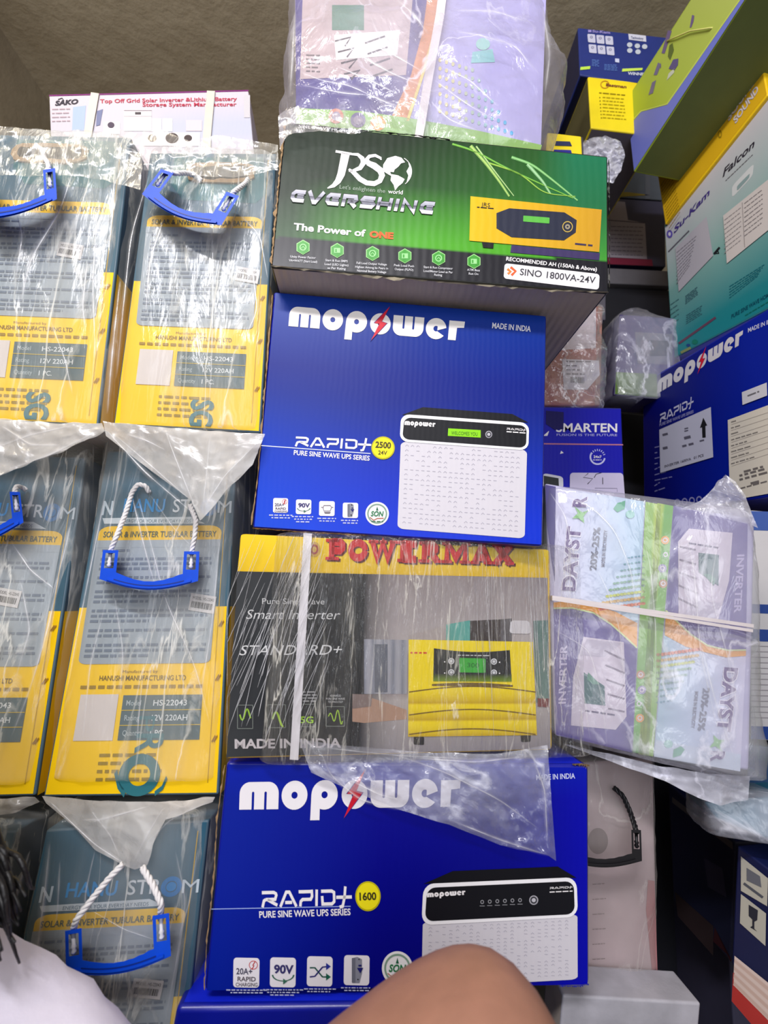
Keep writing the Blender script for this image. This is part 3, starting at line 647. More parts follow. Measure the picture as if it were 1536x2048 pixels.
def icons(Zf, qs, circ, cap, six):
    for k, q in enumerate(qs):
        (x0, y0), (x1, y1) = Zf(*q[0]), Zf(*q[1]); w_, h_ = x1-x0, y1-y0; sk = 0.02*w_
        a.rr([(x0, y0), (x1, y0+sk), (x1-sk, y1), (x0-sk, y1-sk)], c(236, 232, 238), 3, 0.12)
        X = lambda u, v: (x0+w_*u, y0+h_*v)
        if k == 0:
            a.text('20A+', X(0.1, 0.55), X(0.72, 0.56), h_*0.2, c(70, 66, 90), 4, 0.02); a.text('RAPID', X(0.15, 0.78), X(0.85, 0.79), h_*0.15, c(80, 70, 80), 4, 0.02); a.text('CHARGING', X(0.08, 0.95), X(0.92, 0.96), h_*0.12, c(90, 80, 90), 4, 0.02)
            x, y = X(0.76, 0.25); a.ell(x, y, w_*0.17, w_*0.17, c(200, 60, 60), 4, 0.85); a.line([X(0.82, 0.14), X(0.73, 0.27), X(0.79, 0.26), X(0.7, 0.4)], 1.8, c(190, 20, 20), 4)
        elif k == 1:
            a.text('90V', X(0.14, 0.52), X(0.9, 0.54), h_*0.27, c(60, 56, 110), 4, 0.04)
            x, y = X(0.5, 0.58); a.ell(x, y, w_*0.44, h_*0.22, c(60, 110, 90), 4, 0.86, a0=180, a1=360); a.poly([X(0.5, 0.7), X(0.66, 0.8), X(0.5, 0.9)], c(60, 110, 90), 5)
        elif k == 2 and six:
            for pts, col in (((0.1, 0.38), (0.3, 0.38), (0.6, 0.68), (0.78, 0.68)), c(40, 90, 80)), (((0.1, 0.68), (0.3, 0.66), (0.6, 0.36), (0.78, 0.34)), c(50, 50, 120)):
                a.line([X(*p) for p in pts], w_*0.06, col, 4)
            a.poly([X(0.74, 0.22), X(0.93, 0.34), X(0.74, 0.46)], c(40, 50, 150), 4); a.poly([X(0.74, 0.56), X(0.93, 0.68), X(0.74, 0.8)], c(30, 100, 80), 4)
        elif k == 2:
            a.line([X(0.12, 0.42), X(0.25, 0.42), X(0.3, 0.3), X(0.72, 0.3), X(0.78, 0.42), X(0.9, 0.42)], 1.4, c(110, 100, 110), 4); a.line([X(0.24, 0.45), X(0.3, 0.66), X(0.7, 0.66), X(0.78, 0.45)], 1.4, c(110, 100, 110), 4); a.poly([X(0.3, 0.72), X(0.74, 0.72), X(0.68, 0.84), X(0.36, 0.84)], c(120, 112, 120), 4)
        else:
            a.poly([X(0.3, 0.1), X(0.52, 0.06), X(0.7, 0.14), X(0.7, 0.6), X(0.6, 0.92), X(0.32, 0.92)], c(140, 142, 156), 4); a.rect(*X(0.3, 0.1), *X(0.44, 0.9), c(110, 112, 126), 5)
            a.poly([X(0.5, 0.42), X(0.75, 0.42), X(0.63, 0.6)], c(30, 30, 110), 6); a.rect(*X(0.56, 0.32), *X(0.68, 0.37), c(30, 30, 110), 6); a.ell(*X(0.58, 0.14), 1.2, 1.2, INK, 6); a.ell(*X(0.54, 0.8), 1.4, 1.4, INK, 6)
        for i in range(cap[k]):
            hw = (0.78, 0.62, 0.5)[i]*w_*(1.0 if k < 2 else 0.8); a.dashes((x0+w_/2-hw, y1+6+i*5.2), (x0+w_/2+hw, y1+6.5+i*5.2), 3.2, c(190, 195, 225), 3, k*3+i, 1.6)
    x, y = Zf(*circ[0]); rx, ry = circ[1]
    a.ell(x, y, rx, ry, c(238, 236, 238), 3); a.ell(x, y, rx*0.85, ry*0.85, c(130, 160, 140), 4, 0.86)
    a.text('SON', (x-rx*0.55, y+ry*0.2), (x+rx*0.55, y+ry*0.22), ry*0.42, c(30, 120, 70), 5, 0.03, 0.2)
    a.poly([(x-rx*0.1, y-ry*0.28), (x, y-ry*0.62), (x+rx*0.1, y-ry*0.28)], c(30, 100, 70), 5)
    a.line([(x-rx*0.62, y+ry*0.3), (x-rx*0.3, y+ry*0.55), (x, y+ry*0.4), (x+rx*0.55, y+ry*0.38)], 1.6, c(180, 90, 50), 5)
    a.dashes((x-rx*0.5, y+ry*0.72), (x+rx*0.5, y+ry*0.73), 3, c(60, 110, 80), 5, 9)
icons(Z, (((140, 1080), (214, 1154)), ((253, 1087), (329, 1161)), ((368, 1095), (445, 1170)), ((485, 1103), (561, 1180))), (Z(0, 0) and (655, 1158), (23.5, 23.5)), (2, 3, 2, 2), False)
a.build('printed_front', mo.root)
torn(mo.root, [(545, 590), (535, 720), (524, 860), (515, 960), (503, 1050)], mo.face.at, 4, 11)
torn(mo.root, [(505, 1056), (600, 1063), (735, 1070)], mo.face.at, 3, 12)
# ---- yellow and grey inverter carton wrapped in stretch film
Z = crop(400, 1040, 0.46875)
pm = carton('inverter_carton', 'film-wrapped carton with yellow banner, red slab lettering and one white strap round it', 'carton',
            Q(Z, (168, 56), (1494, 124), (1504, 985), (104, 1022)), 0.595, 9, 0, 0.30, [YEL, mat('carton_grey', c(176, 160, 130), 0.6, 0.2, 30), YEL, WCARD, YEL], bev=0.006, back=(0.04, 0.33, 0))
a = Art(pm.face.at)
a.grad(Q(Z, (176, 64), (1487, 130), (1483, 246), (160, 218)), lambda u, v: mixc(c(232, 200, 20), c(218, 176, 18), v*0.8), 8, 3, 1)
def room(u, v):
    base = mixc(c(34, 36, 40), c(150, 142, 144), max(0, min(1, (u-0.36)/0.12)))
    if v < 0.42: col = mixc(c(140, 130, 132), c(176, 168, 168), v/0.42)
    elif v < 0.68: col = c(150, 140, 140)
    else: col = mixc(c(176, 168, 166), c(140, 134, 138), (v-0.68)/0.32)
    col = mixc(c(46, 48, 52), col, max(0, min(1, (u-0.385)/0.13)))
    if u < 0.42: col = mixc(c(30, 32, 36), c(62, 64, 66), max(0, 0.2-u)*3+(0.1 if v > 0.85 else 0))
    return col
rq = Q(Z, (160, 219), (1483, 247), (1496, 976), (112, 1012))
a.grad(rq, room, 44, 24, 1)
a.grad(Q(Z, (700, 508), (885, 512), (882, 742), (700, 742)), lambda u, v: mixc(c(120, 124, 138), c(160, 160, 168), abs(math.sin(u*14))), 28, 1, 2)
a.rect(*Z(745, 530), *Z(800, 735), c(96, 100, 112), 3)
a.poly(Q(Z, (650, 800), (735, 760), (882, 810), (882, 850), (700, 866), (650, 860)), c(170, 136, 116), 2)
a.poly(Q(Z, (650, 742), (735, 745), (730, 795), (650, 805)), c(126, 110, 106), 3)
a.poly(Q(Z, (890, 492), (1050, 448), (1050, 512), (890, 512)), c(166, 156, 154), 2)
a.poly(Q(Z, (1050, 446), (1152, 428), (1152, 516), (1050, 514)), c(84, 160, 150), 3)
a.poly(Q(Z, (1152, 430), (1282, 424), (1282, 520), (1152, 516)), c(60, 52, 52), 3)
a.poly(Q(Z, (1282, 424), (1330, 420), (1330, 522), (1282, 520)), c(90, 86, 90), 3)
a.rr(Q(Z, (1326, 428), (1405, 430), (1412, 486), (1320, 484)), c(200, 196, 200), 4, 0.2)
a.poly(Q(Z, (1422, 430), (1484, 428), (1490, 780), (1436, 780)), c(96, 124, 118), 3)
a.poly(Q(Z, (1440, 760), (1490, 762), (1490, 800), (1440, 796)), c(120, 60, 60), 4)
dq = Q(Z, (890, 510), (1420, 520), (1438, 918), (888, 925))
def dcol(u, v):
    y1 = c(240, 214, 18); y2 = c(196, 160, 10)
    if v < 0.48: return y1
    t = (v-0.48)/0.175 % 1; return mixc(y1, y2, t**2)
a.grad(dq, dcol, 10, 40, 4)
for v0 in (720, 822, 905):
    a.line([Z(892+(1432-892)*t, v0+10-24*math.sin(math.pi*t)+(4 if v0 < 800 else 0)) for t in [i/16 for i in range(17)]], 2.4, c(120, 92, 10), 5)
pp = [Z(998+(1322-998)*t, 547+8*t+12*math.sin(math.pi*t)) for t in [i/10 for i in range(11)]]+[Z(1330, 690), Z(995, 688)]
a.poly(pp, c(32, 34, 38), 5); a.grad(Q(Z, (996, 655), (1329, 658), (1330, 690), (995, 688)), lambda u, v: mixc(c(32, 34, 38), c(110, 140, 20), v), 4, 3, 6)
a.poly([Z(990+345*t, 700+4*t-8*math.sin(math.pi*t)) for t in [i/10 for i in range(11)]]+[Z(1335, 712), Z(990, 708)], c(110, 84, 20), 5)
a.rr(Q(Z, (1106, 588), (1219, 591), (1219, 652), (1106, 650)), c(60, 170, 60), 6, 0.1, 2); a.text('300', Z(1140, 628), Z(1190, 630), 9, c(30, 110, 40), 7); a.dashes(Z(1100, 580), Z(1240, 582), 3, c(190, 190, 190), 6, 4)
for x, y in ((1072, 602), (1072, 650), (1254, 604), (1254, 651)):
    a.ell(*Z(x, y), 6.3, 6.3, c(214, 214, 218), 6); a.ell(*Z(x, y), 4.2, 4.2, c(120, 122, 126), 7); a.ell(*Z(x, y), 2.8, 2.8, c(214, 214, 218), 8); a.ell(*Z(x+(-28 if x < 1100 else 24), y+3), 1.4, 1.4, WH, 6)
a.dashes(Z(898, 571), Z(978, 572), 4.5, c(210, 60, 40), 5, 3, 1.2)
a.rr(Q(Z, (912, 924), (956, 924), (956, 960), (912, 958)), c(34, 32, 34), 3, 0.15); a.rr(Q(Z, (1368, 918), (1412, 916), (1410, 946), (1370, 948)), c(34, 32, 34), 3, 0.15)
a.text('Pure Sine Wave', Z(265, 358), Z(531, 360), 11.5, c(190, 190, 190), 3)
a.text('Smart Inverter', Z(196, 422), Z(598, 424), 19, c(205, 205, 205), 3, -0.005, 0.25)
a.text('STANDARD+', Z(168, 577), Z(606, 574), 20, c(215, 215, 215), 3, -0.002, 0.28)
a.text('MADE IN INDIA', Z(148, 974), Z(602, 970), 18, c(184, 178, 180), 3, 0.03)
for x0, x1, y0, y1 in ((160, 225, 790, 890), (290, 365, 788, 886), (420, 492, 786, 882), (538, 616, 796, 880)):
    for p, q in (((x0, y0), (x1, y0)), ((x1, y0), (x1, y1)), ((x1, y1), (x0, y1)), ((x0, y1), (x0, y0))): a.line([Z(*p), Z(*q)], 1.3, c(120, 126, 120), 3)
a.text('5G', Z(428, 866), Z(484, 866), 13, c(160, 210, 40), 4, 0.02); a.line([Z(548+60*t, 838-26*math.sin(t*12)*(0.4+t)) for t in [i/20 for i in range(21)]], 2, c(160, 200, 60), 4)
a.line([Z(310+46*t, 850-30*math.sin(t*5)) for t in [i/12 for i in range(13)]], 4, c(160, 200, 40), 4); a.line([Z(170+46*t, 830+24*math.sin(t*7)) for t in [i/12 for i in range(13)]], 3, c(140, 180, 60), 4)
for i, t in enumerate(('ADVANCED', 'PURE SINE WAVE', 'TECHNOLOGY')): a.text(t, Z(578-(24, 40, 32)[i], 754+i*13), Z(578+(24, 40, 32)[i], 754+i*13), 4, c(200, 200, 200), 3)
for i in range(4): a.dashes(Z(415, 738+i*13), Z(498, 738+i*13), 4, c(150, 150, 150), 3, i)
powermax(a, Z(537, 172), Z(1342, 194), 43, c(90, 16, 20), 3, up=(0.03, -1), dx=0.08, dy=-0.05)
powermax(a, Z(535, 170), Z(1340, 192), 42, c(196, 26, 38), 5, up=(0.03, -1))
x, y = Z(488, 125); a.ell(x, y, 12, 15, c(190, 150, 60), 3); a.ell(x, y, 8, 10, c(150, 60, 60), 4, 0.6)
a.build('printed_front', pm.root)
# strap round the carton
def strap(parent, fa, pts, w_, m, box, name='strapping_band', off=0.0035):
    mb = MB(); L = fa.at
    dx, dy = pts[-1][0]-pts[0][0], pts[-1][1]-pts[0][1]; l = math.hypot(dx, dy); nx, ny = -dy/l*w_/2, dx/l*w_/2
    A = [L(p[0]+nx, p[1]+ny, off) for p in pts]; B_ = [L(p[0]-nx, p[1]-ny, off) for p in pts]
    bk = box.bk+box.face.n*(-off*2)
    loopA = A+[A[-1]+bk, A[0]+bk, A[0]]; loopB = B_+[B_[-1]+bk, B_[0]+bk, B_[0]]
    t = [p*0.9992+(sum(loopA, V())/len(loopA))*0.0008 for p in loopA]
    for i in range(len(loopA)-1): mb.quad(loopA[i], loopA[i+1], loopB[i+1], loopB[i])
    o = mb.build(name, m, parent); s = o.modifiers.new('thickness', 'SOLIDIFY'); s.thickness = 0.0008; s.offset = 0; return o
strap(pm.root, pm.face, [Z(460, 58), Z(431, 540), Z(401, 1022)], 17, WSTRAP, pm)
FSTR = film('stretch_film', 0.05, 0.7, 7, (9, 9, 1.0), (0, R_(12), 0), gloss=0.55, bump=0.8, rough=0.2, tint=(1.0, 0.97, 0.88))
def hull(b, name, m, grow=0.004, amp=0.003, seed=0, nu=90, nv=60, streak=6):
    """tight wrap: a slightly larger rounded skin over the box"""
    cen = sum(b.P+b.Q, V())/8; n = b.face.n; uu = (b.P[1]-b.P[0]+b.P[2]-b.P[3]).normalized(); vv = n.cross(uu).normalized()
    if vv.z < 0: vv = -vv
    hu = ((b.P[1]-b.P[0]).length+(b.P[2]-b.P[3]).length)/4+grow; hv = max(abs((p-cen).dot(vv)) for p in b.P)+grow; hw = b.bk.length/2+grow
    return bag(b.root, name, cen, uu, vv, -n, [(-hv-0.001, hu*0.93, hw*0.9, 0, 0), (-hv+0.004, hu, hw, 0, 0), (hv-0.004, hu, hw, 0, 0), (hv+0.001, hu*0.93, hw*0.9, 0, 0)], amp, m, seed, 170, 80, 22, (26, 26, streak))
hull(pm, 'stretch_film', FSTR, 0.005, 0.0035, 3)
mb = MB(); mb2 = MB(); rd = random.Random(5)
for k in range(120):   # tight pleats of the wrap, gathered at the left end and thinner on the right
    left = k < 84
    x0 = rd.uniform(190, 560) if left else rd.choice([rd.uniform(1170, 1300), rd.uniform(1400, 1490)])
    y0 = rd.uniform(60, 620); ln = rd.uniform(120, 420); sl = -0.30+rd.uniform(-0.2, 0.1) if left else rd.uniform(0.0, 0.08)
    pts = [pm.face.at(*Z(max(116, min(1494, x0+sl*ln*t)), min(y0+ln*t, 985)), 0.0065+0.001*math.sin(t*9)) for t in [i/8 for i in range(9)]]
    (mb if left else mb2).tube(pts, [0.0001]+[rd.uniform(0.00018, 0.00042)]*7+[0.0001], 4, 0, False)
mb2.build('film_pleats', film('pleated_film', 0.5, 0.3, 40, gloss=0.9, bump=0.1, rough=0.2), pm.root, True)
mb.build('film_pleats', film('pleated_film', 0.5, 0.3, 40, gloss=0.9, bump=0.1, rough=0.2), pm.root, True)
FCLR = film('torn_clear_film', 0.16, 0.6, 9, (1, 1, 1), gloss=0.3, bump=0.5, rough=0.14, tint=(0.88, 0.9, 1.0))
# ---- lowest blue inverter carton
Z = crop(340, 1480, 0.56)
ml = carton('inverter_carton', 'blue inverter carton with yellow 1600 roundel, lowest in the centre stack, under torn clear film', 'carton',
            [(452, 1524), (1178, 1530), (1180, 1974), (408, 1986)], 0.598, 4, 0, 0.29, [BLUEC, BLUEC, BLUEL, BLUEC, BLUEC], bev=0.006)
a = Art(ml.face.at)
def mcol2(u, v):
    col = mixc(c(2, 30, 150), c(2, 4, 132), min(1, abs(u-0.02)*2.4)); col = mixc(col, c(6, 8, 190), max(0, (u-0.8)*3)); return mixc(col, c(2, 30, 170), max(0, 0.15-v)*4)
a.grad([(457, 1529), (1173, 1535), (1175, 1969), (414, 1981)], mcol2, 30, 20, 1)
mopower(a, Z(247, 249), Z(1032, 238), 55, c(236, 232, 236), 3, up=(0.03, -1))
a.text('MADE IN INDIA', Z(1308, 143), Z(1447, 137), 10.5, c(200, 205, 240), 3, 0.02)
a.line(Q(Z, (145, 604), (645, 594)), 1.6, c(160, 180, 235), 2)
rapid(a, Z(325, 598), Z(650, 590), 33, WH, 3)
a.text('PURE SINE WAVE UPS SERIES', Z(319, 635), Z(645, 625), 13, WH, 3, 0.02)
roundel(*Z(707, 558), 25.5, 30, '1600', None)
btn_r = 9
device(Z, [(1010, 468), (1385, 452), (1452, 492), (905, 514)], [(905, 514), (1452, 490), (1457, 632), (898, 662)], [(918, 528), (1442, 504), (1446, 622), (910, 648)],
       [(903, 650), (1455, 622), (1456, 855), (898, 885)], ((918, 562), (1055, 553), 8.5), None, (1299, 572), ((1356, 533), (1438, 529)))
for k in range(6): x, y = Z(1115+k*27, 582-k*1.3); a.ell(x, y-2, 3.6, 4, c(150, 150, 156), 7, 0.6); a.line([(x-5, y+6), (x+5, y+6)], 1.2, c(150, 150, 156), 7)
icons(Z, (((227, 777), (320, 885)), ((358, 776), (450, 884)), ((490, 772), (581, 881)), ((622, 768), (713, 877))), ((812, 815), (31, 34)), (2, 3, 2, 2), True)
a.build('printed_front', ml.root)
torn(ml.root, [(450, 1530), (434, 1640), (428, 1760), (414, 1880), (409, 1980)], ml.face.at, 4, 21)
torn(ml.root, [(1120, 1971), (1150, 1972), (1178, 1968)], ml.face.at, 5, 22, m=BLUEL)
torn(ml.root, [(1145, 1528), (1165, 1528), (1179, 1531)], ml.face.at, 7, 23)
tf = sheet(pm.root, 'torn_film', [Z2 for Z2 in [(598, 1480), (700, 1492), (850, 1505), (1000, 1508), (1095, 1490)]], [(622, 1545), (700, 1580), (800, 1620), (900, 1650), (1000, 1690), (1095, 1710), (1112, 1722)],
      lambda x, y, o: ml.face.at(x, y, o+0.004), FCLR, 0.010, (90, 50), 7, (16, 16, 16), 2, 0.004)
# ---- bright blue carton at the foot of the stack
bb = carton('carton', 'plain bright blue carton at the foot of the centre stack, its torn left corner showing', 'carton',
            [(352, 2014), (1040, 2006), (1010, 2290), (300, 2300)], 0.585, 2, 0, 0.30, [BLUEC, BLUEC, BLUEL, BLUEC, BLUEC], bev=0.006)
# ---- film-wrapped carton on top of the stack (its top runs out of the picture)
Z = crop(540, 0, 0.4557)
FTOP = film('heavy_clear_film', 0.20, 0.5, 6, (1.6, 1.6, 1.0), (0, R_(55), 0), gloss=0.5, bump=0.7, rough=0.2, tint=(0.90, 0.88, 1.0))
PALE = mat('carton_pale_lilac', c(190, 186, 214), 0.5, 0.2, 30)
tc_ = carton('inverter_carton', 'purple and white carton bagged in cloudy film, topmost of the centre stack, upright white strap', 'carton',
             [(588, -190), (1098, -150), (1080, 306), (592, 262)], 0.60, 2, 0, 0.26, [PALE, PALE, PALE, GREENC, PALE])
a = Art(tc_.face.at)
a.poly([(590, -188), (905, -166), (860, 120), (800, 262), (592, 258)], c(74, 66, 132), 1)
a.poly([(905, -166), (1097, -148), (1082, 290), (800, 262), (856, 120)], c(168, 162, 208), 1)
a.poly([(606, -30), (826, -10), (812, 150), (600, 158)], c(184, 166, 168), 2)
a.rect(664, 10, 728, 60, c(86, 126, 108), 3); a.poly([(668, 70), (800, 60), (795, 110), (672, 120)], c(226, 220, 216), 3)
for k in range(4): a.line([(670+k*6, 82+k*22), (702+k*6, 74+k*22), (690+k*4, 92+k*22)], 3, c(80, 74, 80), 4); a.line([(730+k*5, 86+k*22), (770+k*5, 72+k*22)], 3, c(90, 84, 90), 4)
for k in range(5): a.dashes((612, 112+k*8), (640, 113+k*8), 4, c(110, 100, 104), 3, k)
a.poly([(862, -60), (884, -60), (868, 60), (842, 150), (812, 242), (782, 236), (822, 150), (846, 60)], c(206, 130, 66), 3)
a.poly([(884, -60), (890, -60), (874, 60), (848, 150), (818, 242), (812, 242), (842, 150), (868, 60)], c(225, 205, 90), 4)
a.poly([(592, 216), (720, 222), (830, 238), (960, 262), (1084, 290), (1080, 304), (592, 260)], c(132, 176, 84), 4)
for x, y, col in ((716, 240, c(110, 96, 140)), (756, 246, c(236, 150, 60)), (672, 232, c(200, 130, 110))): a.ell(x, y, 15, 15, col, 6); a.ell(x, y, 9, 9, c(236, 190, 130) if x > 740 else c(150, 136, 160), 7)
rd = random.Random(2)
for j in range(7):
    for i in range(6+j): a.ell(880+i*13, 120+j*17+i*4, 3.2, 4.2, mixc(c(216, 200, 110), c(120, 170, 190), i/8), 3)
a.poly([(945, 104), (985, 98), (990, 124), (942, 126)], c(130, 190, 190), 3); a.ell(966, 88, 14, 12, c(150, 200, 190), 3)
a.build('printed_front', tc_.root)
strap(tc_.root, tc_.face, [(905, -168), (880, 30), (858, 150), (836, 284)], 17, mat('grey_strap', c(214, 206, 208), 0.4, 0.1, 50), tc_, off=0.014)
def box_bag(b, rows, amp, m, seed, name='clear_bag', ex=9, sc=(14, 14, 4), nr=150, nv=120):
    """rows: (height as fraction of box, grow_u, grow_w, off_u, off_w) in metres around the box centre"""
    n = b.face.n; w_ = -n; uu = (b.P[1]-b.P[0]+b.P[2]-b.P[3]); hu = uu.length/4; uu.normalize()
    vv = ((b.P[0]+b.P[1])-(b.P[2]+b.P[3]))/2; h = vv.length; vv.normalize()
    cen = (b.P[2]+b.P[3]+b.Q[2]+b.Q[3])/4; hw = b.bk.length/2
    R2 = [(r[0]*h, max(0.004, hu*r[1]+r[2]), max(0.003, hw*r[1]+r[2]) if len(r) < 6 else r[5], r[3], r[4]) for r in rows]
    return bag(b.root, name, cen, uu, vv, w_, R2, amp, m, seed, nr, nv, ex, sc)
box_bag(tc_, [(-0.035, 0.9, 0.004, 0, 0), (0.0, 1, 0.006, 0, 0), (0.06, 1, 0.012, 0, 0), (0.2, 1, 0.016, 0.008, 0), (0.35, 1, 0.022, 0.012, 0), (0.5, 1, 0.010, 0, 0), (0.75, 1, 0.008, 0, 0), (1, 1, 0.006, 0, 0), (1.03, 0.93, 0, 0, 0)], 0.012, FTOP, 4, sc=(9, 9, 9))
sheet(tc_.root, 'loose_film', [(556, 232), (590, 210), (640, 225), (700, 232), (760, 246)], [(560, 300), (575, 268), (640, 262), (700, 268), (745, 262)], lambda x, y, o: jr.face.at(x, y, o+0.006), FTOP, 0.006, (50, 20), 4)
# ================================================================== tubular battery cartons, left
FB = film('battery_bag_film', 0.15, 0.7, 5.5, (4.2, 4.2, 0.6), (0, R_(12), 0), gloss=0.24, bump=0.40, rough=0.20, tint=(0.97, 0.95, 0.88))
FBD = film('bunched_bag_film', 0.42, 0.4, 8, (1, 1, 1), (0, R_(20), 0), gloss=0.30, bump=0.3, rough=0.26, tint=(0.95, 0.92, 0.88))
YSH = c(240, 196, 16)
def battery_art(b, teal_word='', hole=False, stick=(0.75, 0.47), seed=0):
    a = Art(lambda u, v, o: bil(b.P, u, v)+b.face.n*o)
    sl = c(66, 96, 112)
    a.grad([(0.012, 0.006), (0.988, 0.006), (0.988, 0.5), (0.012, 0.5)], lambda u, v: mixc(c(44, 88, 110), sl, min(1, v*2)), 2, 6, 1)
    a.rect(0.012, 0.5, 0.988, 0.994, YSH, 1)
    a.line([(0.94, 0.03), (0.935, 0.97)], 0.006, c(190, 150, 20), 2)
    up = (0, -1)
    if hole:
        a.poly([(0.2, 0.02), (0.9, 0.02), (0.95, 0.16), (0.86, 0.2), (0.3, 0.19), (0.2, 0.13)], c(30, 96, 104), 2)
    if not hole:
     a.text('N', (0.05, 0.215), (0.12, 0.215), 0.045, c(190, 205, 215), 3, 0.02, up=up); a.text('HANU', (0.2, 0.205), (0.5, 0.207), 0.042, c(30, 130, 190), 3, 0.02, up=up)
     a.text('STR', (0.56, 0.208), (0.76, 0.209), 0.042, c(205, 212, 216), 3, 0.01, up=up); a.text('M', (0.885, 0.212), (0.985, 0.213), 0.04, c(190, 202, 210), 5, 0.0, up=up)
     a.ell(0.82, 0.192, 0.062, 0.03, c(24, 110, 170), 3, 0.55)
     a.ell(0.82, 0.192, 0.03, 0.014, c(30, 120, 180), 3)
     a.poly([(0.06, 0.226), (0.70, 0.224), (0.80, 0.246), (0.08, 0.244)], c(190, 200, 205), 3); a.text('ENERGY FOR YOUR EVERYDAY NEEDS', (0.2, 0.241), (0.7, 0.243), 0.011, sl, 4, up=up)
    a.rr([(0.05, 0.252), (0.925, 0.252), (0.92, 0.33), (0.055, 0.33)], c(226, 180, 24), 3, 0.3, 3)
    a.rr([(0.052, 0.3), (0.92, 0.3), (0.905, 0.66), (0.07, 0.66)], c(150, 160, 168), 4, 0.06, 0.6)
    a.rect(0.052, 0.297, 0.921, 0.32, c(150, 160, 168), 5)
    a.text('SOLAR & INVERTER TUBULAR BATTERY', (0.09, 0.287), (0.89, 0.288), 0.018, c(70, 84, 70), 6, 0.015, up=up)
    rd = random.Random(seed)
    v = 0.325
    for para in (1, 3, 2, 3, 3, 2, 3, 0):
        for i in range(para):
            a.rect(0.1, v, 0.1, v, sl, 6); x = 0.1
            e = 0.87 if i < para-1 else rd.uniform(0.35, 0.7)
            if para == 1: e = 0.3
            while x < e:
                w_ = rd.uniform(0.02, 0.075); a.rect(x, v, min(x+w_, e), v+0.0075, c(104, 116, 132), 6); x += w_+0.012
            v += 0.0150
        v += 0.0115
    a.text('Manufactured by', (0.36, 0.685), (0.58, 0.685), 0.008, c(130, 100, 30), 4, up=up)
    a.text('HANUSHI MANUFACTURING LTD', (0.22, 0.705), (0.76, 0.706), 0.0135, c(110, 88, 24), 4, 0.01, up=up)
    for i in range(14): a.rect(0.11+i*0.055, 0.718, 0.11+i*0.055+0.04, 0.727, c(150, 120, 30), 4)
    a.rect(0.12, 0.742, 0.355, 0.862, c(206, 198, 194), 4)
    a.rect(0.385, 0.745, 0.87, 0.862, c(74, 96, 104), 4)
    for k, (t1, t2, x2) in enumerate((('Model', 'HS-22043', 0.78), ('Rating', '12V 220AH', 0.79), ('Quantity', '1 PC.', 0.66))):
        vb = 0.772+k*0.039; a.text(t1, (0.41, vb), (0.5+0.03*(k == 2), vb), 0.014, c(165, 178, 182), 5, 0.005, up=up); a.text(t2, (0.575, vb+0.001), (x2, vb+0.001), 0.015, c(214, 220, 222), 5, 0.01, up=up)
        if k: a.rect(0.385, 0.7445+k*0.039, 0.87, 0.7465+k*0.039, c(200, 170, 40), 6)
    for k in range(4): 
        x = 0.29
        while x < 0.62: w_ = rd.uniform(0.02, 0.08); a.rect(x, 0.895+k*0.02, x+w_, 0.903+k*0.02, c(150, 124, 30), 4); x += w_+0.015
    tl = c(46, 108, 118)
    if teal_word == 'RO':
        a.text('R', (0.50, 0.845), (0.50, 0.895), 0.16, tl, 6, 0.02, up=(1, 0)); a.ell(0.54, 0.948, 0.12, 0.052, tl, 6, 0.52); a.line([(0.40, 0.94), (0.43, 0.975), (0.47, 0.995)], 0.016, tl, 6); a.line([(0.70, 0.955), (0.68, 0.98), (0.64, 0.994)], 0.012, tl, 6)
        a.text('P', (0.5, 0.80), (0.5, 0.84), 0.1, tl, 6, 0.0, up=(1, 0))
    elif teal_word:
        a.text(teal_word, (0.52, 0.905), (0.52, 0.99), 0.15, tl, 6, 0.03, up=(1, 0))
    for k in (0.55, 0.70, 0.86):
        for d in (0, 0.012): a.line([(0.945+d, k+0.008), (0.965+d, k-0.008)], 0.005, c(150, 110, 50), 6)
    a.build('printed_front', b.root)
    a = Art(lambda u, v, o: bil(b.P, u, v)+b.face.n*(o+0.0006))
    x, y = stick; q = [(x, y), (x+0.17, y+0.012), (x+0.16, y+0.062), (x-0.01, y+0.05)]
    a.poly(q, c(206, 202, 200), 7); a.text('MODEL: HS-22043', (x+0.015, y+0.018), (x+0.155, y+0.027), 0.009, INK, 8, up=up)
    a.bars([(x+0.01, y+0.024), (x+0.15, y+0.034), (x+0.145, y+0.052), (x+0.005, y+0.042)], INK, 8, 24, seed+1)
    a.build('barcode_sticker', b.root, lab='white barcode sticker')
def painted_hand_hole(b, uc, vc, w_, h_):
    """torn carrying slot: opening painted as a flat sheet of shade, ragged board lips"""
    n = b.face.n; L = lambda u, v, o: bil(b.P, u, v)+n*o
    mb = MB(); rd = random.Random(3); o1, o2 = [], []
    for k in range(28):
        a_ = 2*math.pi*k/28; ca, sa = math.cos(a_), math.sin(a_); d = (abs(ca)**4+abs(sa)**4)**(-0.25); j = 1+0.1*rd.random()
        o1.append((uc+w_/2*ca*d*j, vc+h_/2*sa*d*j)); o2.append((uc+w_/2*ca*d*0.9, vc+h_/2*sa*d*(0.55+0.3*rd.random())))
    mb.prism(o1, [o2], lambda x, y, z: L(x, y, 0.0030-z), 0.0022)
    mb.build('torn_hole_lip', CARD, b.root)
    mb = MB(); mb.add([L(x, y, 0.0026) for x, y in o1], [tuple(range(28))]); mb.build('painted_hand_hole', mat('slot_shade', c(40, 34, 28), 0.9), b.root, fix=False)  # flat dark sheet painting the shade inside the slot
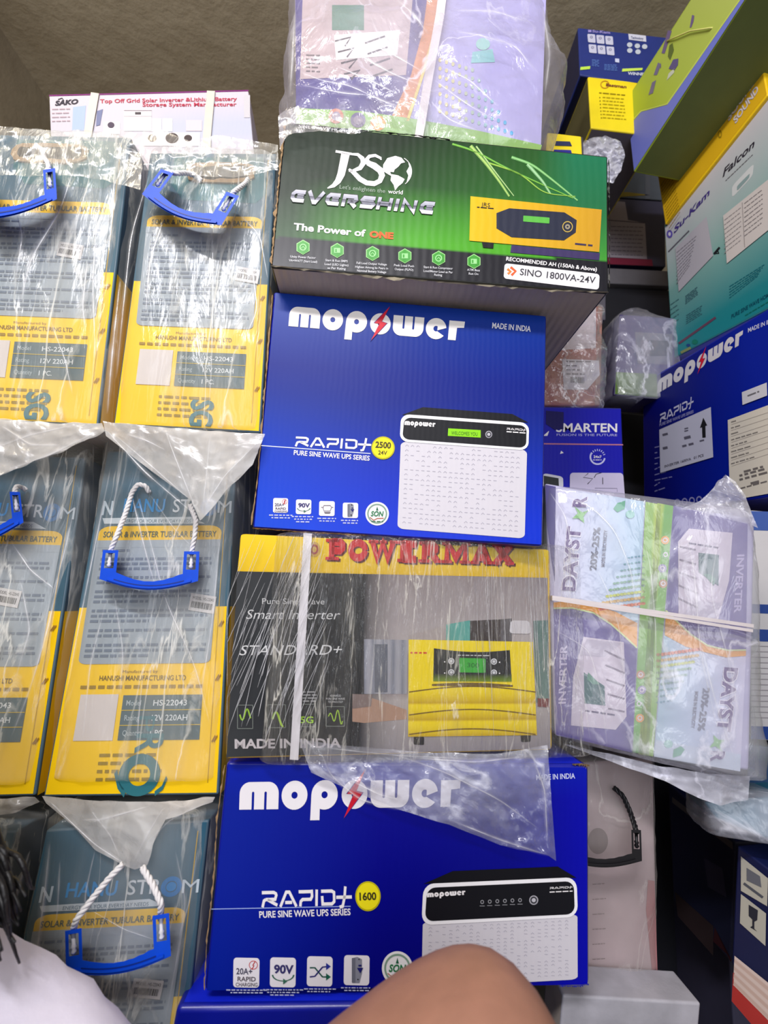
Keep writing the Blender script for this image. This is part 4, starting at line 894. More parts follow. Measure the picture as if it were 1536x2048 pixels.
def handle(b, quad, sag=0.22, lift=0.02, t=0.020, rope_ends=None, mat_=None, w_=0.16, rmat=None):
    """U-shaped carrying handle: quad = photo coordinates of its TL TR BR BL (before the sag)"""
    L = lambda x, y, z: b.face.at(*((quad[3][i]*(1-x)+quad[2][i]*x)*(1-y)+(quad[0][i]*(1-x)+quad[1][i]*x)*y for i in (0, 1)), lift+z)
    n = 14
    bot = [(i/n, -sag*math.sin(math.pi*i/n)) for i in range(n+1)]
    inn = [(w_+(1-2*w_)*i/n, 0.24-(sag*0.85)*math.sin(math.pi*i/n)+0.016*math.sin(i*3.1)) for i in range(n+1)]
    out = bot+[(1, 1)]+[(1-w_, 1)]+inn[::-1]+[(w_, 1), (0, 1)]
    hw_ = w_*0.30; slots = []
    for cx_ in (w_/2, 1-w_/2): slots.append([(cx_-hw_/1, 0.38), (cx_+hw_, 0.38), (cx_+hw_, 0.9), (cx_-hw_, 0.9)])
    mb = MB(); mb.prism(out, slots, L, t)
    g = mb.build('handle', mat_ or BLUEP, b.root)
    bv = g.modifiers.new('soft_edges', 'BEVEL'); bv.width = 0.0008; bv.segments = 2; bv.limit_method = 'ANGLE'
    # reinforcing rib and groove along the grip
    mb = MB(); r1 = [(x, y+0.05) for x, y in bot[1:-1]]; r2 = [(x, y+0.11) for x, y in bot[1:-1]]
    mb.prism(r1+r2[::-1], [], lambda x, y, z: L(x, y, t+z), 0.0022); mb.build('grip_rib', mat_ or BLUEP, g)
    mb = MB(); r1 = [(x, y+0.13) for x, y in bot[2:-2]]; r2 = [(x, y+0.165) for x, y in bot[2:-2]]
    mb.prism(r1+r2[::-1], [], lambda x, y, z: L(x, y, t+z), 0.0004); mb.build('grip_groove', mat_ or mat('dark_blue_plastic', c(4, 40, 120), 0.5), g)
    for s_, cx_ in ((0, w_/2), (1, 1-w_/2)):
        mb = MB(); top = L(cx_, 0.98, t*0.5); kn = [L(cx_, y, t*0.7) for y in (0.42, 0.55, 0.66)]
        mb.tube([kn[0], kn[0]*0.5+kn[1]*0.5, kn[1], kn[1]*0.5+kn[2]*0.5, kn[2], top], [0.0016, 0.003, 0.0018, 0.003, 0.0018, 0.0022], 8)
        mb.build('rope_knot', rmat or ROPE, g, True)
    if rope_ends:
        for s_, pts in zip((0, 1), rope_ends):
            if pts:
                mb = MB(); cx_ = w_/2 if s_ == 0 else 1-w_/2
                rope_pts(mb, [L(cx_, 0.9, t*0.5), L(cx_, 1.0, t*0.5)]+[b.face.at(x, y, o) for x, y, o in pts], 0.0030)
                mb.build('rope', rmat or ROPE, b.root, True)
    return g
GRP = 'bagged tubular battery cartons on the left'
def battery(label, corners, depth, tilt, word, hole, yaw=0, seed=0, stick=(0.75, 0.47), rows=None, thick=0.4):
    b = carton('battery_carton', label, 'battery carton', corners, depth, yaw, tilt, thick, [SLATE, mat('carton_side_slate', c(58, 84, 108), 0.5, 0.2, 30), SLATE, WCARD, SLATE], GRP, back=(math.sin(R_(-yaw))*thick, math.cos(R_(yaw))*thick, 0))
    battery_art(b, word, hole, stick, seed)
    # the lower half of the sides is yellow too
    for s_ in (0, 1):
        A, B_ = (b.P[1], b.P[2]) if s_ else (b.P[0], b.P[3]); bk = b.bk*0.995; o_ = (b.P[1]-b.P[0]).normalized()*(0.0008 if s_ else -0.0008)
        mb = MB(); mid = (A+B_)/2; mb.quad(mid+o_-b.face.n*0.003, B_+o_-b.face.n*0.003, B_+bk+o_, mid+bk+o_); mb.build('yellow_side_panel', YEL, b.root)
    box_bag(b, rows or [(-0.02, 0.8, 0.0, 0, 0), (0.0, 1, 0.005, 0, 0), (0.1, 1, 0.006, 0, 0), (0.5, 1, 0.005, 0, 0), (0.9, 1, 0.006, 0, 0), (1.0, 1, 0.006, 0, 0), (1.04, 0.8, 0.0, 0, 0)], 0.007, FB, seed, sc=(16, 16, 4.5))
    return b
b2 = battery('bagged battery carton, upper row beside the green carton, blue handle slanting under a torn slot', [(300, 305), (553, 306), (521, 866), (226, 850)], 0.585, 0, 'SG', True, 0, 2, (0.76, 0.44))
painted_hand_hole(b2, 0.58, 0.085, 0.5, 0.075)
b1 = battery('bagged yellow and slate battery carton cut by the left edge of the photo, upper row', [(-20, 268), (262, 274), (196, 852), (-110, 838)], 0.588, 0, 'SG', True, 0, 5, (0.6, 0.4))
painted_hand_hole(b1, 0.45, 0.075, 0.5, 0.07)
b4 = battery('bagged battery carton with blue handle hanging level, middle row beside the film-wrapped carton', [(214, 902), (474, 900), (437, 1590), (86, 1594)], 0.635, 5, 'RO', False, -2, 9, (0.75, 0.46))
b3 = battery('bagged battery carton cut by the left edge of the photo, middle row', [(-90, 905), (172, 915), (70, 1592), (-290, 1600)], 0.645, 5, 'RO', False, -2, 12, (0.55, 0.43))
b6 = battery('bagged battery carton at bottom left, blue handle hanging from a white rope', [(92, 1660), (418, 1640), (335, 2400), (-70, 2420)], 0.60, 3, '', False, 0, 15, (0.68, 0.44))
b5 = battery('dark bagged battery carton at the far bottom left corner, mostly hidden', [(-250, 1668), (32, 1662), (-100, 2420), (-520, 2420)], 0.62, 3, '', False, 0, 18)
handle(b2, [(322, 338), (478, 392), (443, 450), (284, 388)], 0.26, 0.022, 0.020, [[(352, 347, 0.034), (372, 346, 0.02), (392, 352, 0.006), (404, 362, 0.002)], [(468, 384, 0.03), (482, 374, 0.02), (492, 366, 0.008), (496, 358, 0.002)]])
handle(b1, [(-40, 360), (110, 336), (114, 398), (-36, 440)], 0.12, 0.022, 0.020, [None, [(96, 326, 0.02), (90, 318, 0.01), (84, 300, 0.0)]])
handle(b4, [(206, 1100), (399, 1103), (396, 1162), (199, 1158)], 0.34, 0.018, 0.020, [[(232, 1075, 0.03), (250, 1030, 0.02), (264, 985, 0.014), (276, 968, 0.01), (292, 972, 0.008), (298, 985, 0.004)], [(390, 1070, 0.03), (392, 1040, 0.025), (380, 1010, 0.015)]])
handle(b3, [(-90, 980), (40, 984), (47, 1045), (-86, 1090)], 0.16, 0.02, 0.020, [None, [(32, 974, 0.025), (40, 972, 0.015), (52, 980, 0.006)]])
handle(b6, [(130, 1862), (338, 1826), (342, 1912), (132, 1946)], 0.22, 0.03, 0.022, [[(152, 1840, 0.05), (190, 1790, 0.045), (222, 1752, 0.04), (246, 1728, 0.035)], [(322, 1806, 0.05), (306, 1770, 0.045), (284, 1734, 0.04)]])
# bag bottoms gathered to a point and bag tops bunched up
sheet(b2.root, 'gathered_bag_bottom', [(206, 842), (300, 852), (420, 862), (530, 868)], [(212, 872), (300, 940), (382, 1000), (400, 1042), (412, 1030), (450, 985), (505, 930)], lambda x, y, o: b2.face.at(x, y, o-0.0), FBD, 0.008, (80, 60), 3, (10, 10, 10), 2, 0.010)
sheet(b1.root, 'gathered_bag_bottom', [(-110, 830), (0, 838), (100, 846), (204, 846)], [(-120, 990), (0, 952), (60, 925), (130, 900), (210, 862)], lambda x, y, o: b1.face.at(x, y, o), FBD, 0.010, (70, 40), 6, (12, 12, 12), 2, 0.012)
sheet(b4.root, 'gathered_bag_bottom', [(84, 1592), (200, 1602), (330, 1604), (430, 1594)], [(92, 1606), (150, 1655), (190, 1700), (250, 1732), (270, 1740), (294, 1732), (305, 1690), (330, 1640), (425, 1604)], lambda x, y, o: b4.face.at(x, y, o), FBD, 0.008, (80, 50), 8, (10, 10, 10), 2, 0.010)
sheet(b3.root, 'gathered_bag_bottom', [(-290, 1596), (-100, 1600), (70, 1594)], [(-290, 1660), (-60, 1640), (30, 1625), (80, 1604)], lambda x, y, o: b3.face.at(x, y, o), FBD, 0.010, (50, 20), 9, (18, 18, 18), 1, 0.008)
sheet(b2.root, 'bunched_bag_top', [(285, 258), (330, 262), (380, 282), (430, 270), (500, 280), (556, 290)], [(288, 340), (340, 348), (400, 352), (470, 355), (556, 340)], lambda x, y, o: b2.face.at(x, y, o), FB, 0.009, (80, 40), 13, (12, 12, 12), 1, 0.012)
sheet(b1.root, 'bunched_bag_top', [(-30, 250), (40, 256), (120, 262), (170, 270), (230, 258), (290, 268)], [(-30, 350), (60, 352), (130, 350), (210, 360), (280, 380)], lambda x, y, o: b1.face.at(x, y, o), FB, 0.009, (80, 40), 14, (12, 12, 12), 1, 0.012)
# ---- white carton lying on the upper battery row
sk = carton('inverter_carton', 'white carton with dark red slogan and magenta edge, two white straps, on the battery cartons', 'carton',
            [(98, 190), (497, 180), (516, 392), (106, 402)], 0.70, 4, 0, 0.30, [mat('carton_white', c(190, 182, 186), 0.5, 0.2, 30)]*5)
a = Art(sk.face.at)
a.grad([(99, 192), (496, 182), (515, 390), (107, 400)], lambda u, v: mixc(c(198, 188, 194), c(160, 176, 200), max(0, 1-abs(v-0.35)*3)*(0.6 if u > 0.5 else 0.25)), 12, 10, 1)
a.line([(98, 191), (497, 181)], 2.5, c(120, 40, 110), 3)
a.text('SAKO', (110, 211), (157, 207), 9, c(50, 46, 60), 3, 0.05, 0.2); a.line([(116, 199), (124, 196), (128, 202)], 2, c(50, 46, 60), 3)
a.text('Top Off Grid Solar Inverter &Lithium Battery', (200, 206), (474, 201), 7.5, c(176, 56, 78), 3, 0.02); a.text('Storage System Manufacturer', (285, 213), (473, 212), 7.5, c(176, 56, 78), 3, 0.02)
a.poly([(146, 214), (172, 211), (168, 262), (144, 262)], c(160, 176, 210), 2); a.poly([(194, 222), (206, 218), (200, 250), (192, 252)], c(110, 116, 150), 3)
a.rect(207, 244, 240, 268, c(232, 226, 226), 3); a.ell(222, 250, 7, 6, c(70, 60, 80), 4)
a.rect(248, 219, 303, 262, c(226, 220, 222), 3); a.rect(248, 220, 303, 222, c(150, 140, 148), 4); a.rect(270, 224, 282, 229, c(70, 64, 70), 4); a.rect(248, 232, 303, 233, c(170, 160, 168), 4)
a.rect(304, 237, 323, 263, c(222, 216, 220), 3); a.rect(325, 237, 345, 263, c(222, 216, 220), 3)
a.rect(288, 265, 400, 292, c(216, 206, 208), 3)
for x, r in ((304, 9), (344, 13), (376, 8)): a.ell(x, 276, r, r*0.8, c(66, 56, 58), 4)
for k in range(4): a.dashes((104, 220+k*8), (140, 219+k*8), 3, c(170, 150, 160), 3, k)
a.rect(372, 240, 404, 262, c(206, 190, 196), 3); a.rect(488, 190, 500, 235, c(190, 186, 190), 3)
a.build('printed_front', sk.root)
GS = mat('cream_strap', c(206, 196, 184), 0.4, 0.1, 50)
strap(sk.root, sk.face, [(190, 186), (170, 300), (157, 400)], 16, GS, sk, off=0.003)
strap(sk.root, sk.face, [(422, 182), (414, 270), (411, 394)], 16, GS, sk, off=0.003)
# ================================================================== right side
def fold_mat():
    """film where it is doubled over in a crease: cloudy along the ridge, clear towards both sides"""
    m = bpy.data.materials.new('folded_film'); m.use_nodes = True; nt = m.node_tree; L = nt.links.new
    nt.nodes.remove(nt.nodes['Principled BSDF']); out = nt.nodes['Material Output']
    at = N(nt, 'ShaderNodeVertexColor'); at.layer_name = 'ink'
    tc = N(nt, 'ShaderNodeTexCoord'); nz = N(nt, 'ShaderNodeTexNoise'); nz.inputs['Scale'].default_value = 40; L(tc.outputs['Object'], nz.inputs['Vector'])
    mr = N(nt, 'ShaderNodeMapRange'); L(nz.outputs['Fac'], mr.inputs[0]); mr.inputs[1].default_value = 0.3; mr.inputs[2].default_value = 0.7; mr.inputs[3].default_value = 0.35; mr.inputs[4].default_value = 1
    mu = N(nt, 'ShaderNodeMath', operation='MULTIPLY'); L(at.outputs[0], mu.inputs[0]); L(mr.outputs[0], mu.inputs[1])
    tr = N(nt, 'ShaderNodeBsdfTransparent'); df = N(nt, 'ShaderNodeBsdfDiffuse'); df.inputs[0].default_value = (0.93, 0.92, 0.95, 1)
    gl = N(nt, 'ShaderNodeBsdfGlossy'); gl.inputs['Roughness'].default_value = 0.25
    ms = N(nt, 'ShaderNodeMixShader'); ms.inputs[0].default_value = 0.3; L(df.outputs[0], ms.inputs[1]); L(gl.outputs[0], ms.inputs[2])
    m2 = N(nt, 'ShaderNodeMixShader'); L(mu.outputs[0], m2.inputs[0]); L(tr.outputs[0], m2.inputs[1]); L(ms.outputs[0], m2.inputs[2]); L(m2.outputs[0], out.inputs[0])
    return m
FOLD = fold_mat()
def folds(parent, mapfn, lines, off=0.008, name='film_folds', m=None, seed=0, k_=2.6, op=0.75):
    """raised creases of the film: low ridges tapering at both ends. lines: (poly-line, width in px)"""
    vs, fs, cs = [], [], []; rd = random.Random(seed)
    prof = ((-1, 0, 0), (-0.55, 0.25, 0.10), (-0.18, 0.8, 0.55), (0, 1, 1), (0.3, 0.7, 0.3), (1, 0, 0))
    for pts, w_ in lines:
        n = 26; b0 = len(vs); o_ = op*rd.uniform(0.6, 1.1)
        sm = [lerp_poly(pts, i/n) for i in range(n+1)]
        for _ in range(4): sm = [sm[0]]+[tuple((sm[i-1][q]+2*sm[i][q]+sm[i+1][q])/4 for q in (0, 1)) for i in range(1, n)]+[sm[-1]]
        for i in range(n+1):
            t = i/n; x, y = sm[i]; a, b = sm[max(0, i-1)], sm[min(n, i+1)]
            dx, dy = b[0]-a[0], b[1]-a[1]; l = math.hypot(dx, dy) or 1; nx, ny = -dy/l, dx/l
            e = math.sin(math.pi*min(max(t, 0.0), 1.0))**0.7; ww = w_*k_*0.5*(0.35+0.65*e)*(1+0.35*noise.noise(V((t*5, seed, w_))))
            for s_, h_, o2 in prof:
                vs.append(mapfn(x+nx*ww*s_, y+ny*ww*s_, off+0.00045*w_*h_*e)); q = o_*o2*e; cs.append((q, q, q, 1))
        k = len(prof); fs += [(b0+i*k+j_, b0+i*k+j_+1, b0+(i+1)*k+j_+1, b0+(i+1)*k+j_) for i in range(n) for j_ in range(k-1)]
    return obj(name, vs, fs, m or FOLD, parent, smooth=True, cols=cs)
# ---- two lilac and green cartons strapped together in one bag
Z = crop(1080, 940, 0.32226)
LIL = mat('carton_lilac', c(176, 172, 204), 0.5, 0.2, 30)
DT = 'twin lilac, white and green cartons strapped side by side'
def twin(quad, label, flip):
    Pp = quad
    mxx = Z(690, 985); fa = face_at(mxx[0], mxx[1], 0.605, -13, 0)
    P = [fa.at(*p) for p in quad]; bk = -fa.n*0.15; Qv = [p+bk for p in P]
    b = Box(); b.face, b.P, b.Q, b.bk = fa, P, Qv, bk
    b.root = thing('inverter_carton', label, 'carton', (P[2]+P[3]+Qv[2]+Qv[3])/4, DT)
    b.body = box_mesh('carton', P+Qv, [LIL, GREENC, PURP, PURP, LIL], b.root, 0.004)
    return b
qa = Q(Z, (30, 80), (752, 212), (676, 1772), (92, 1650)); qb = Q(Z, (766, 214), (1335, 300), (1300, 1868), (690, 1774))
tA = twin(qa, 'left one of two strapped cartons, purple inverter picture at its lower end', False)
tB = twin(qb, 'right one of two strapped cartons, printed upside down, purple picture at its top', True)
def twin_art(b, g, green, fl):
    """g: art written in crop coordinates of the left carton; fl mirrors through the pair's centre"""
    a = Art(b.face.at)
    if fl: T = lambda x, y: Z(1362-x*0.975+(y-900)*0.03, 1975-y)
    else: T = lambda x, y: Z(x, y)
    TT = lambda *p: [T(*q) for q in p]
    if not fl: a.poly(TT((34, 92), (98, 104), (92, 700), (70, 560), (40, 300)), c(78, 70, 130), 1)
    pale = (lambda u, v: mixc(c(206, 202, 226), c(176, 204, 226), u))
    a.grad(TT((98, 104), (650, 196), (606, 1000), (84, 820)), pale, 8, 8, 1)
    a.poly(TT((84, 850), (200, 850), (330, 880), (440, 950), (530, 1030), (602, 1100), (572, 1755), (98, 1640)), c(96, 84, 150), 3)
    a.poly(TT((84, 822), (210, 812), (350, 846), (470, 880), (604, 950), (602, 1102), (530, 1030), (440, 950), (330, 880), (200, 852), (84, 852)), c(232, 160, 48), 4)
    a.line(TT((84, 858), (200, 856), (330, 886), (440, 956), (530, 1036), (602, 1104)), 3, c(205, 220, 150), 5)
    gq = TT((655, 197), (750, 214), (676, 1770), (575, 1752))
    a.grad(gq, lambda u, v: mixc(mixc(c(150, 190, 90), c(110, 176, 80), v), c(186, 204, 70), (1 if u > 0.5 else 0)*(0.7 if v > 0.6 or v < 0.25 else 0.1)), 6, 10, 5)
    for x, y, col in ((625, 1270, c(200, 150, 110)), (632, 1365, c(160, 150, 190)), (615, 1450, c(120, 180, 100)), (620, 1540, c(236, 170, 90))):
        X, Y = T(x, y); a.ell(X, Y, 8.5, 8.5, col, 7); a.ell(X, Y, 5, 5, c(226, 214, 226), 8, 0.55)
    a.poly(TT((270, 1035), (520, 1068), (537, 1530), (470, 1612), (192, 1585), (205, 1290)), c(208, 198, 212), 5)
    a.poly(TT((290, 1050), (510, 1072), (400, 1160), (250, 1150)), c(190, 182, 198), 6)
    for k in range(5): a.line(TT((400+k*6, 1120+k*90), (525, 1180+k*80)), 3.2, c(128, 116, 134), 7)
    a.poly(TT((272, 1256), (400, 1340), (405, 1462), (276, 1448)), c(66, 104, 104), 7); a.poly(TT((300, 1256), (372, 1330), (330, 1330), (290, 1300)), c(90, 140, 120), 8)
    a.dashes(T(280, 1500), T(480, 1530), 4.5, c(90, 80, 110), 7, 3)
    up = (-1, 0.03) if not fl else (1, -0.03)
    if not fl:
        a.text('INVERTER', T(158, 1450), T(168, 1085), 14, c(200, 190, 222), 5, 0.03, up=up)
    else: a.text('INVERTER', T(158, 1450), T(168, 1085), 14, c(176, 166, 206), 5, 0.03, up=up)
    pu = c(84, 48, 120)
    for bold, col, ly in ((0.075, c(236, 232, 242), 5), (0.035, pu, 6)):
        a.text('DAYST', T(215, 752), T(252, 345), 26, col, ly, bold, 0.1, up=up); a.text('R', T(282, 232), T(290, 165), 26, col, ly, bold, 0.1, up=up)
    a.poly(TT((200, 300), (235, 268), (215, 228), (262, 262), (300, 250), (270, 288), (275, 330), (240, 300)), c(130, 190, 110), 6)
    a.text('20%-25%', T(348, 622), T(375, 355), 13, c(96, 100, 118), 5, 0.03, up=up)
    a.text('MORE IN ELECTRICITY', T(400, 600), T(418, 372), 6.5, c(104, 104, 124), 5, 0.03, up=up)
    a.poly(TT((455, 240), (480, 205), (530, 190), (525, 240), (480, 262)), c(70, 160, 120), 5); a.ell(*T(560, 275), 9, 8, c(150, 200, 190), 5)
    for j in range(9):        # fan of dashes, denser and greener downwards
        y0 = 540+j*36; col = mixc(c(90, 150, 170), c(120, 160, 60), j/8) if j < 6 else mixc(c(190, 200, 70), c(220, 120, 80), (j-6)/2)
        for i in range(5+j//1):
            x = 640-i*22-3*(i % 2); r = 2.0+j*0.28
            if x > 350: a.ell(*T(x, y0+i*3-(8-j)*1), r*1.15, r*0.75, col, 5)
    if fl: a.grad(TT((98, 104), (650, 196), (640, 300), (96, 210)), lambda u, v: c(196, 206, 224), 2, 2, 2)
    a.build('printed_front', b.root)
twin_art(tA, None, None, False); twin_art(tB, None, None, True)
cenb = Box(); cenb.face = tA.face; cenb.P = [tA.P[0], tB.P[1], tB.P[2], tA.P[3]]; cenb.bk = tA.bk; cenb.Q = [p+tA.bk for p in cenb.P]
cenb.root = thing('clear_bag', 'cloudy film bag round the two strapped lilac cartons, tied off at its top right', 'plastic bag', (cenb.P[2]+cenb.P[3]+cenb.Q[2]+cenb.Q[3])/4)
FDAY = film('carton_bag_film', 0.22, 0.5, 6.5, (1.5, 1.5, 1.0), (0, R_(35), 0), gloss=0.5, bump=0.6, rough=0.2, tint=(0.92, 0.91, 1.0))
box_bag(cenb, [(-0.03, 0.86, 0.0, 0, 0), (0.0, 1, 0.006, 0, 0), (0.1, 1, 0.009, 0, 0), (0.5, 1, 0.008, 0, 0), (0.9, 1, 0.009, 0, 0), (1.0, 1, 0.006, 0, 0), (1.02, 0.9, 0.0, 0, 0)], 0.008, FDAY, 31, 'film_sleeve', ex=10, sc=(11, 11, 7))
FBD2 = film('bunched_cool_film', 0.34, 0.5, 10, (1, 1, 1), (0, R_(20), 0), gloss=0.35, bump=0.5, rough=0.24, tint=(0.86, 0.86, 0.97))
sheet(cenb.root, 'tied_end', [(1410, 1000), (1432, 968), (1452, 950), (1470, 962), (1490, 990), (1505, 1030)], [(1360, 1018), (1410, 1028), (1450, 1034), (1480, 1040), (1500, 1048), (1516, 1056)], lambda x, y, o: tB.face.at(x, y, o-0.02), FBD2, 0.012, (50, 30), 4, (20, 20, 20), 2, 0.01)
sheet(cenb.root, 'loose_bag_bottom', [(1125, 1488), (1220, 1508), (1320, 1532), (1420, 1548), (1500, 1552)], [(1160, 1500), (1240, 1530), (1330, 1562), (1400, 1598), (1440, 1610), (1496, 1600)], lambda x, y, o: tA.face.at(x, y, o-0.03), FBD2, 0.008, (60, 20), 5, (16, 16, 16), 2, 0.012)
dl = []
rd = random.Random(12)
for pts, w_ in (([(1118, 990), (1180, 1010), (1230, 1060), (1262, 1140), (1275, 1230)], 5), ([(1100, 985), (1130, 1030), (1150, 1120)], 4), ([(1180, 1110), (1215, 1180), (1240, 1260), (1250, 1380)], 3.5), ([(1275, 1040), (1300, 1120), (1312, 1260), (1310, 1420)], 4),
                ([(1370, 1050), (1390, 1150), (1400, 1300), (1440, 1480)], 4), ([(1440, 1060), (1420, 1180), (1460, 1330), (1480, 1440)], 4), ([(1400, 1280), (1430, 1400), (1470, 1520)], 5), ([(1110, 1260), (1180, 1300), (1205, 1400), (1215, 1500)], 3.5), ([(1140, 1300), (1170, 1400), (1180, 1480)], 3)): dl.append((pts, w_))
folds(cenb.root, tA.face.at, dl, 0.014)
sb = Box(); sb.face, sb.bk = tA.face, tA.bk
tw = thing('twine', 'pair of flat pale straps running across the two bagged lilac cartons', 'strap', tA.face.at(*Z(700, 900), 0.016))
GST = mat('pale_strap_grey', c(196, 186, 186), 0.3, 0.1, 50, coat=0.3)
def twine_band(p0, p1, w_, off):
    L = tA.face.at; mb = MB(); k = 12; n = tA.face.n
    A = [L(p0[0]+(p1[0]-p0[0])*i/k, p0[1]+(p1[1]-p0[1])*i/k-w_/2, off) for i in range(k+1)]; B_ = [L(p0[0]+(p1[0]-p0[0])*i/k, p0[1]+(p1[1]-p0[1])*i/k+w_/2, off) for i in range(k+1)]
    bk = tA.bk-n*(2*off); A = [A[0]+bk]+A+[A[-1]+bk]; A.append(A[0]); B_ = [B_[0]+bk]+B_+[B_[-1]+bk]; B_.append(B_[0])
    for i in range(len(A)-1): mb.quad(A[i], A[i+1], B_[i+1], B_[i])
    o = mb.build('band', GST, tw); s = o.modifiers.new('thickness', 'SOLIDIFY'); s.thickness = 0.0008; s.offset = 0
twine_band(Z(78, 790), Z(1325, 968), 7, 0.0185); twine_band(Z(78, 800), Z(1320, 998), 6, 0.0195)
# ---- blue carton lying along the right wall
mr = carton('inverter_carton', 'blue inverter carton along the right side, with an arrow label and a large white sheet', 'carton',
            [(1285, 765), (1560, 604), (1560, 992), (1288, 1030)], 0.80, -83, 0, 0.26, [BLUEC, NAVY, BLUEL, BLUEC, NAVY])
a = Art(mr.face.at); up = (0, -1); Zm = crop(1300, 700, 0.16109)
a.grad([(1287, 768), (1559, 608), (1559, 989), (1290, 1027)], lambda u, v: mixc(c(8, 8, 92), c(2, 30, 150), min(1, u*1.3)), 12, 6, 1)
mopower(a, Zm(85, 545), (1484, 687), 27, c(206, 202, 208), 3, up=(0.05, -1))
a.text('MADE IN INDIA', (1496, 665), (1556, 640), 8.5, c(200, 200, 225), 3, 0.02, up=up)
rapid(a, Zm(120, 905), Zm(540, 690), 17, c(190, 190, 215), 3, up=up); a.text('PURE SINE WAVE UPS SERIES', Zm(118, 950), Zm(540, 780), 6, c(140, 140, 190), 3, 0.02, up=up)
for k in range(9): a.dashes(Zm(60, 1220+k*68-(k > 3)*0), Zm(120+(k*61 % 210 if k > 3 else 0), 1205+k*68-(30 if k > 3 else 0)), 3, c(120, 120, 175), 3, k)
for k in range(4): a.ell(*Zm(340+k*90, 1895-k*12), 6, 7.5, c(130, 130, 180), 3, 0.6)
a.build('printed_front', mr.root)
a = Art(lambda x, y, o: mr.face.at(x, y, o+0.0008))
a.poly([Zm(*p) for p in ((115, 990), (755, 708), (785, 1330), (128, 1525))], c(186, 186, 204), 4)
a.poly([Zm(*p) for p in ((662, 840), (710, 935), (688, 945), (692, 1085), (650, 1090), (645, 960), (620, 968))], INK, 5)
for (x, y), w_, h_ in (((160, 1075), 80, 40), ((430, 990), 70, 22), ((430, 1020), 70, 22), ((430, 1120), 80, 50), ((165, 1245), 105, 45), ((405, 1215), 140, 38), ((620, 1145), 100, 28)):
    a.dashes(Zm(x, y), Zm(x+w_, y-w_*0.26), h_*0.16, c(90, 88, 104), 5, x)
a.text('INVERTER 1600VA   01 PCS', Zm(180, 1462), Zm(665, 1320), 5, c(80, 78, 92), 5, 0.02, up=up)
a.build('arrow_label', mr.root, lab='white label with a black up arrow')
a = Art(lambda x, y, o: mr.face.at(x, y, o+0.0008))
a.poly([Zm(*p) for p in ((1140, 525), (1450, 403), (1455, 565), (1148, 682))], c(206, 204, 210), 4); a.dashes(Zm(1215, 582), Zm(1360, 525), 4, c(110, 108, 112), 5, 2)
a.build('small_label', mr.root, lab='small white label')
a = Art(lambda x, y, o: mr.face.at(x, y, o+0.0008))
a.poly([Zm(*p) for p in ((965, 870), (1600, 635), (1600, 1760), (1180, 1835), (985, 1600))], c(214, 206, 190), 4)
for k, L_ in enumerate((60, 110, 100, 340, 220, 250, 220, 290)): a.dashes(Zm(1010, 905+k*74), Zm(1010+L_, 905+k*74-L_*0.3), 3.2, c(130, 124, 116), 5, k); a.line([Zm(1010, 925+k*74), Zm(1590, 925+k*74-190)], 0.7, c(170, 160, 150), 5)
for k, (x0, x1, h_) in enumerate(((1170, 1430, 6), (1115, 1425, 6), (1115, 1460, 6), (1255, 1420, 7), (1130, 1460, 4))): a.dashes(Zm(x0, 1530+k*50), Zm(x1, 1530+k*50-(x1-x0)*0.27), h_, c(110, 104, 100), 5, k+30, 2)
a.build('paper_sheet', mr.root, lab='large white printed sheet')
# ---- white and teal carton above it
fl = carton('inverter_carton', 'white and teal inverter carton with paper sheets, between the yellow and blue cartons at right', 'carton',
            [(1328, 452), (1560, 168), (1560, 606), (1345, 718)], 0.80, -80, 0, 0.26, [mat('carton_teal', c(60, 130, 130), 0.5, 0.2, 30)]*2+[mat('carton_white2', c(200, 196, 196), 0.5)]*3)
Zf = crop(1320, 380, 0.166); a = Art(fl.face.at)
def fcol(u, v):
    col = mixc(c(188, 184, 188), c(120, 160, 154), min(1, v*1.9)) if v < 0.5 else mixc(c(120, 160, 154), c(26, 120, 126), min(1, (v-0.5)*2.6))
    return mixc(col, c(60, 120, 120), max(0, 0.3-u)*0.8) if v > 0.45 else col
a.grad([(1330, 455), (1559, 172), (1559, 603), (1347, 715)], fcol, 10, 16, 1)
a.text('Su-Kam', Zf(165, 530), Zf(598, 50), 13, c(66, 52, 120), 3, 0.03, 0.15, up=up); a.ell(*Zf(115, 530), 6, 8, c(90, 76, 160), 3); a.ell(*Zf(115, 530), 2.5, 4, c(200, 196, 210), 4)
a.text('Falcon', (1445, 355), (1509, 292), 15, c(44, 38, 48), 3, 0.02, 0.25, up=up); a.dashes((1452, 362), (1506, 310), 2, c(100, 96, 100), 3, 1)
a.rr([(1464, 372), (1508, 326), (1505, 352), (1464, 396)], c(196, 198, 198), 2, 0.2); a.rr([(1474, 372), (1500, 346), (1498, 356), (1474, 382)], c(130, 150, 150), 3, 0.2)
a.line([Zf(505, 850), Zf(560, 760), Zf(552, 862)], 0.1, INK, 3)
a.line([Zf(510, 840), Zf(565, 765)], 4, INK, 4); a.line([Zf(520, 762), Zf(570, 758), Zf(598, 770)], 3, INK, 4); a.line([Zf(565, 770), Zf(550, 862)], 3, INK, 4)
a.line([Zf(650, 770), Zf(718, 690)], 4, INK, 4); a.line([Zf(690, 720), Zf(708, 762), Zf(670, 762)], 2.5, INK, 4)
a.text('870', Zf(480, 655), Zf(580, 545), 8, c(50, 46, 50), 4, 0.03, up=up)
a.line([Zf(100, 745), Zf(350, 490)], 2.5, c(90, 86, 96), 3)
for k in range(5): a.dashes(Zf(310, 1290+k*22), Zf(460, 1170+k*22), 2.5, c(60, 96, 104), 3, k)
for k in range(5): a.dashes(Zf(320, 1520+k*24), Zf(510, 1400+k*24), 2.5, c(50, 96, 104), 3, k)
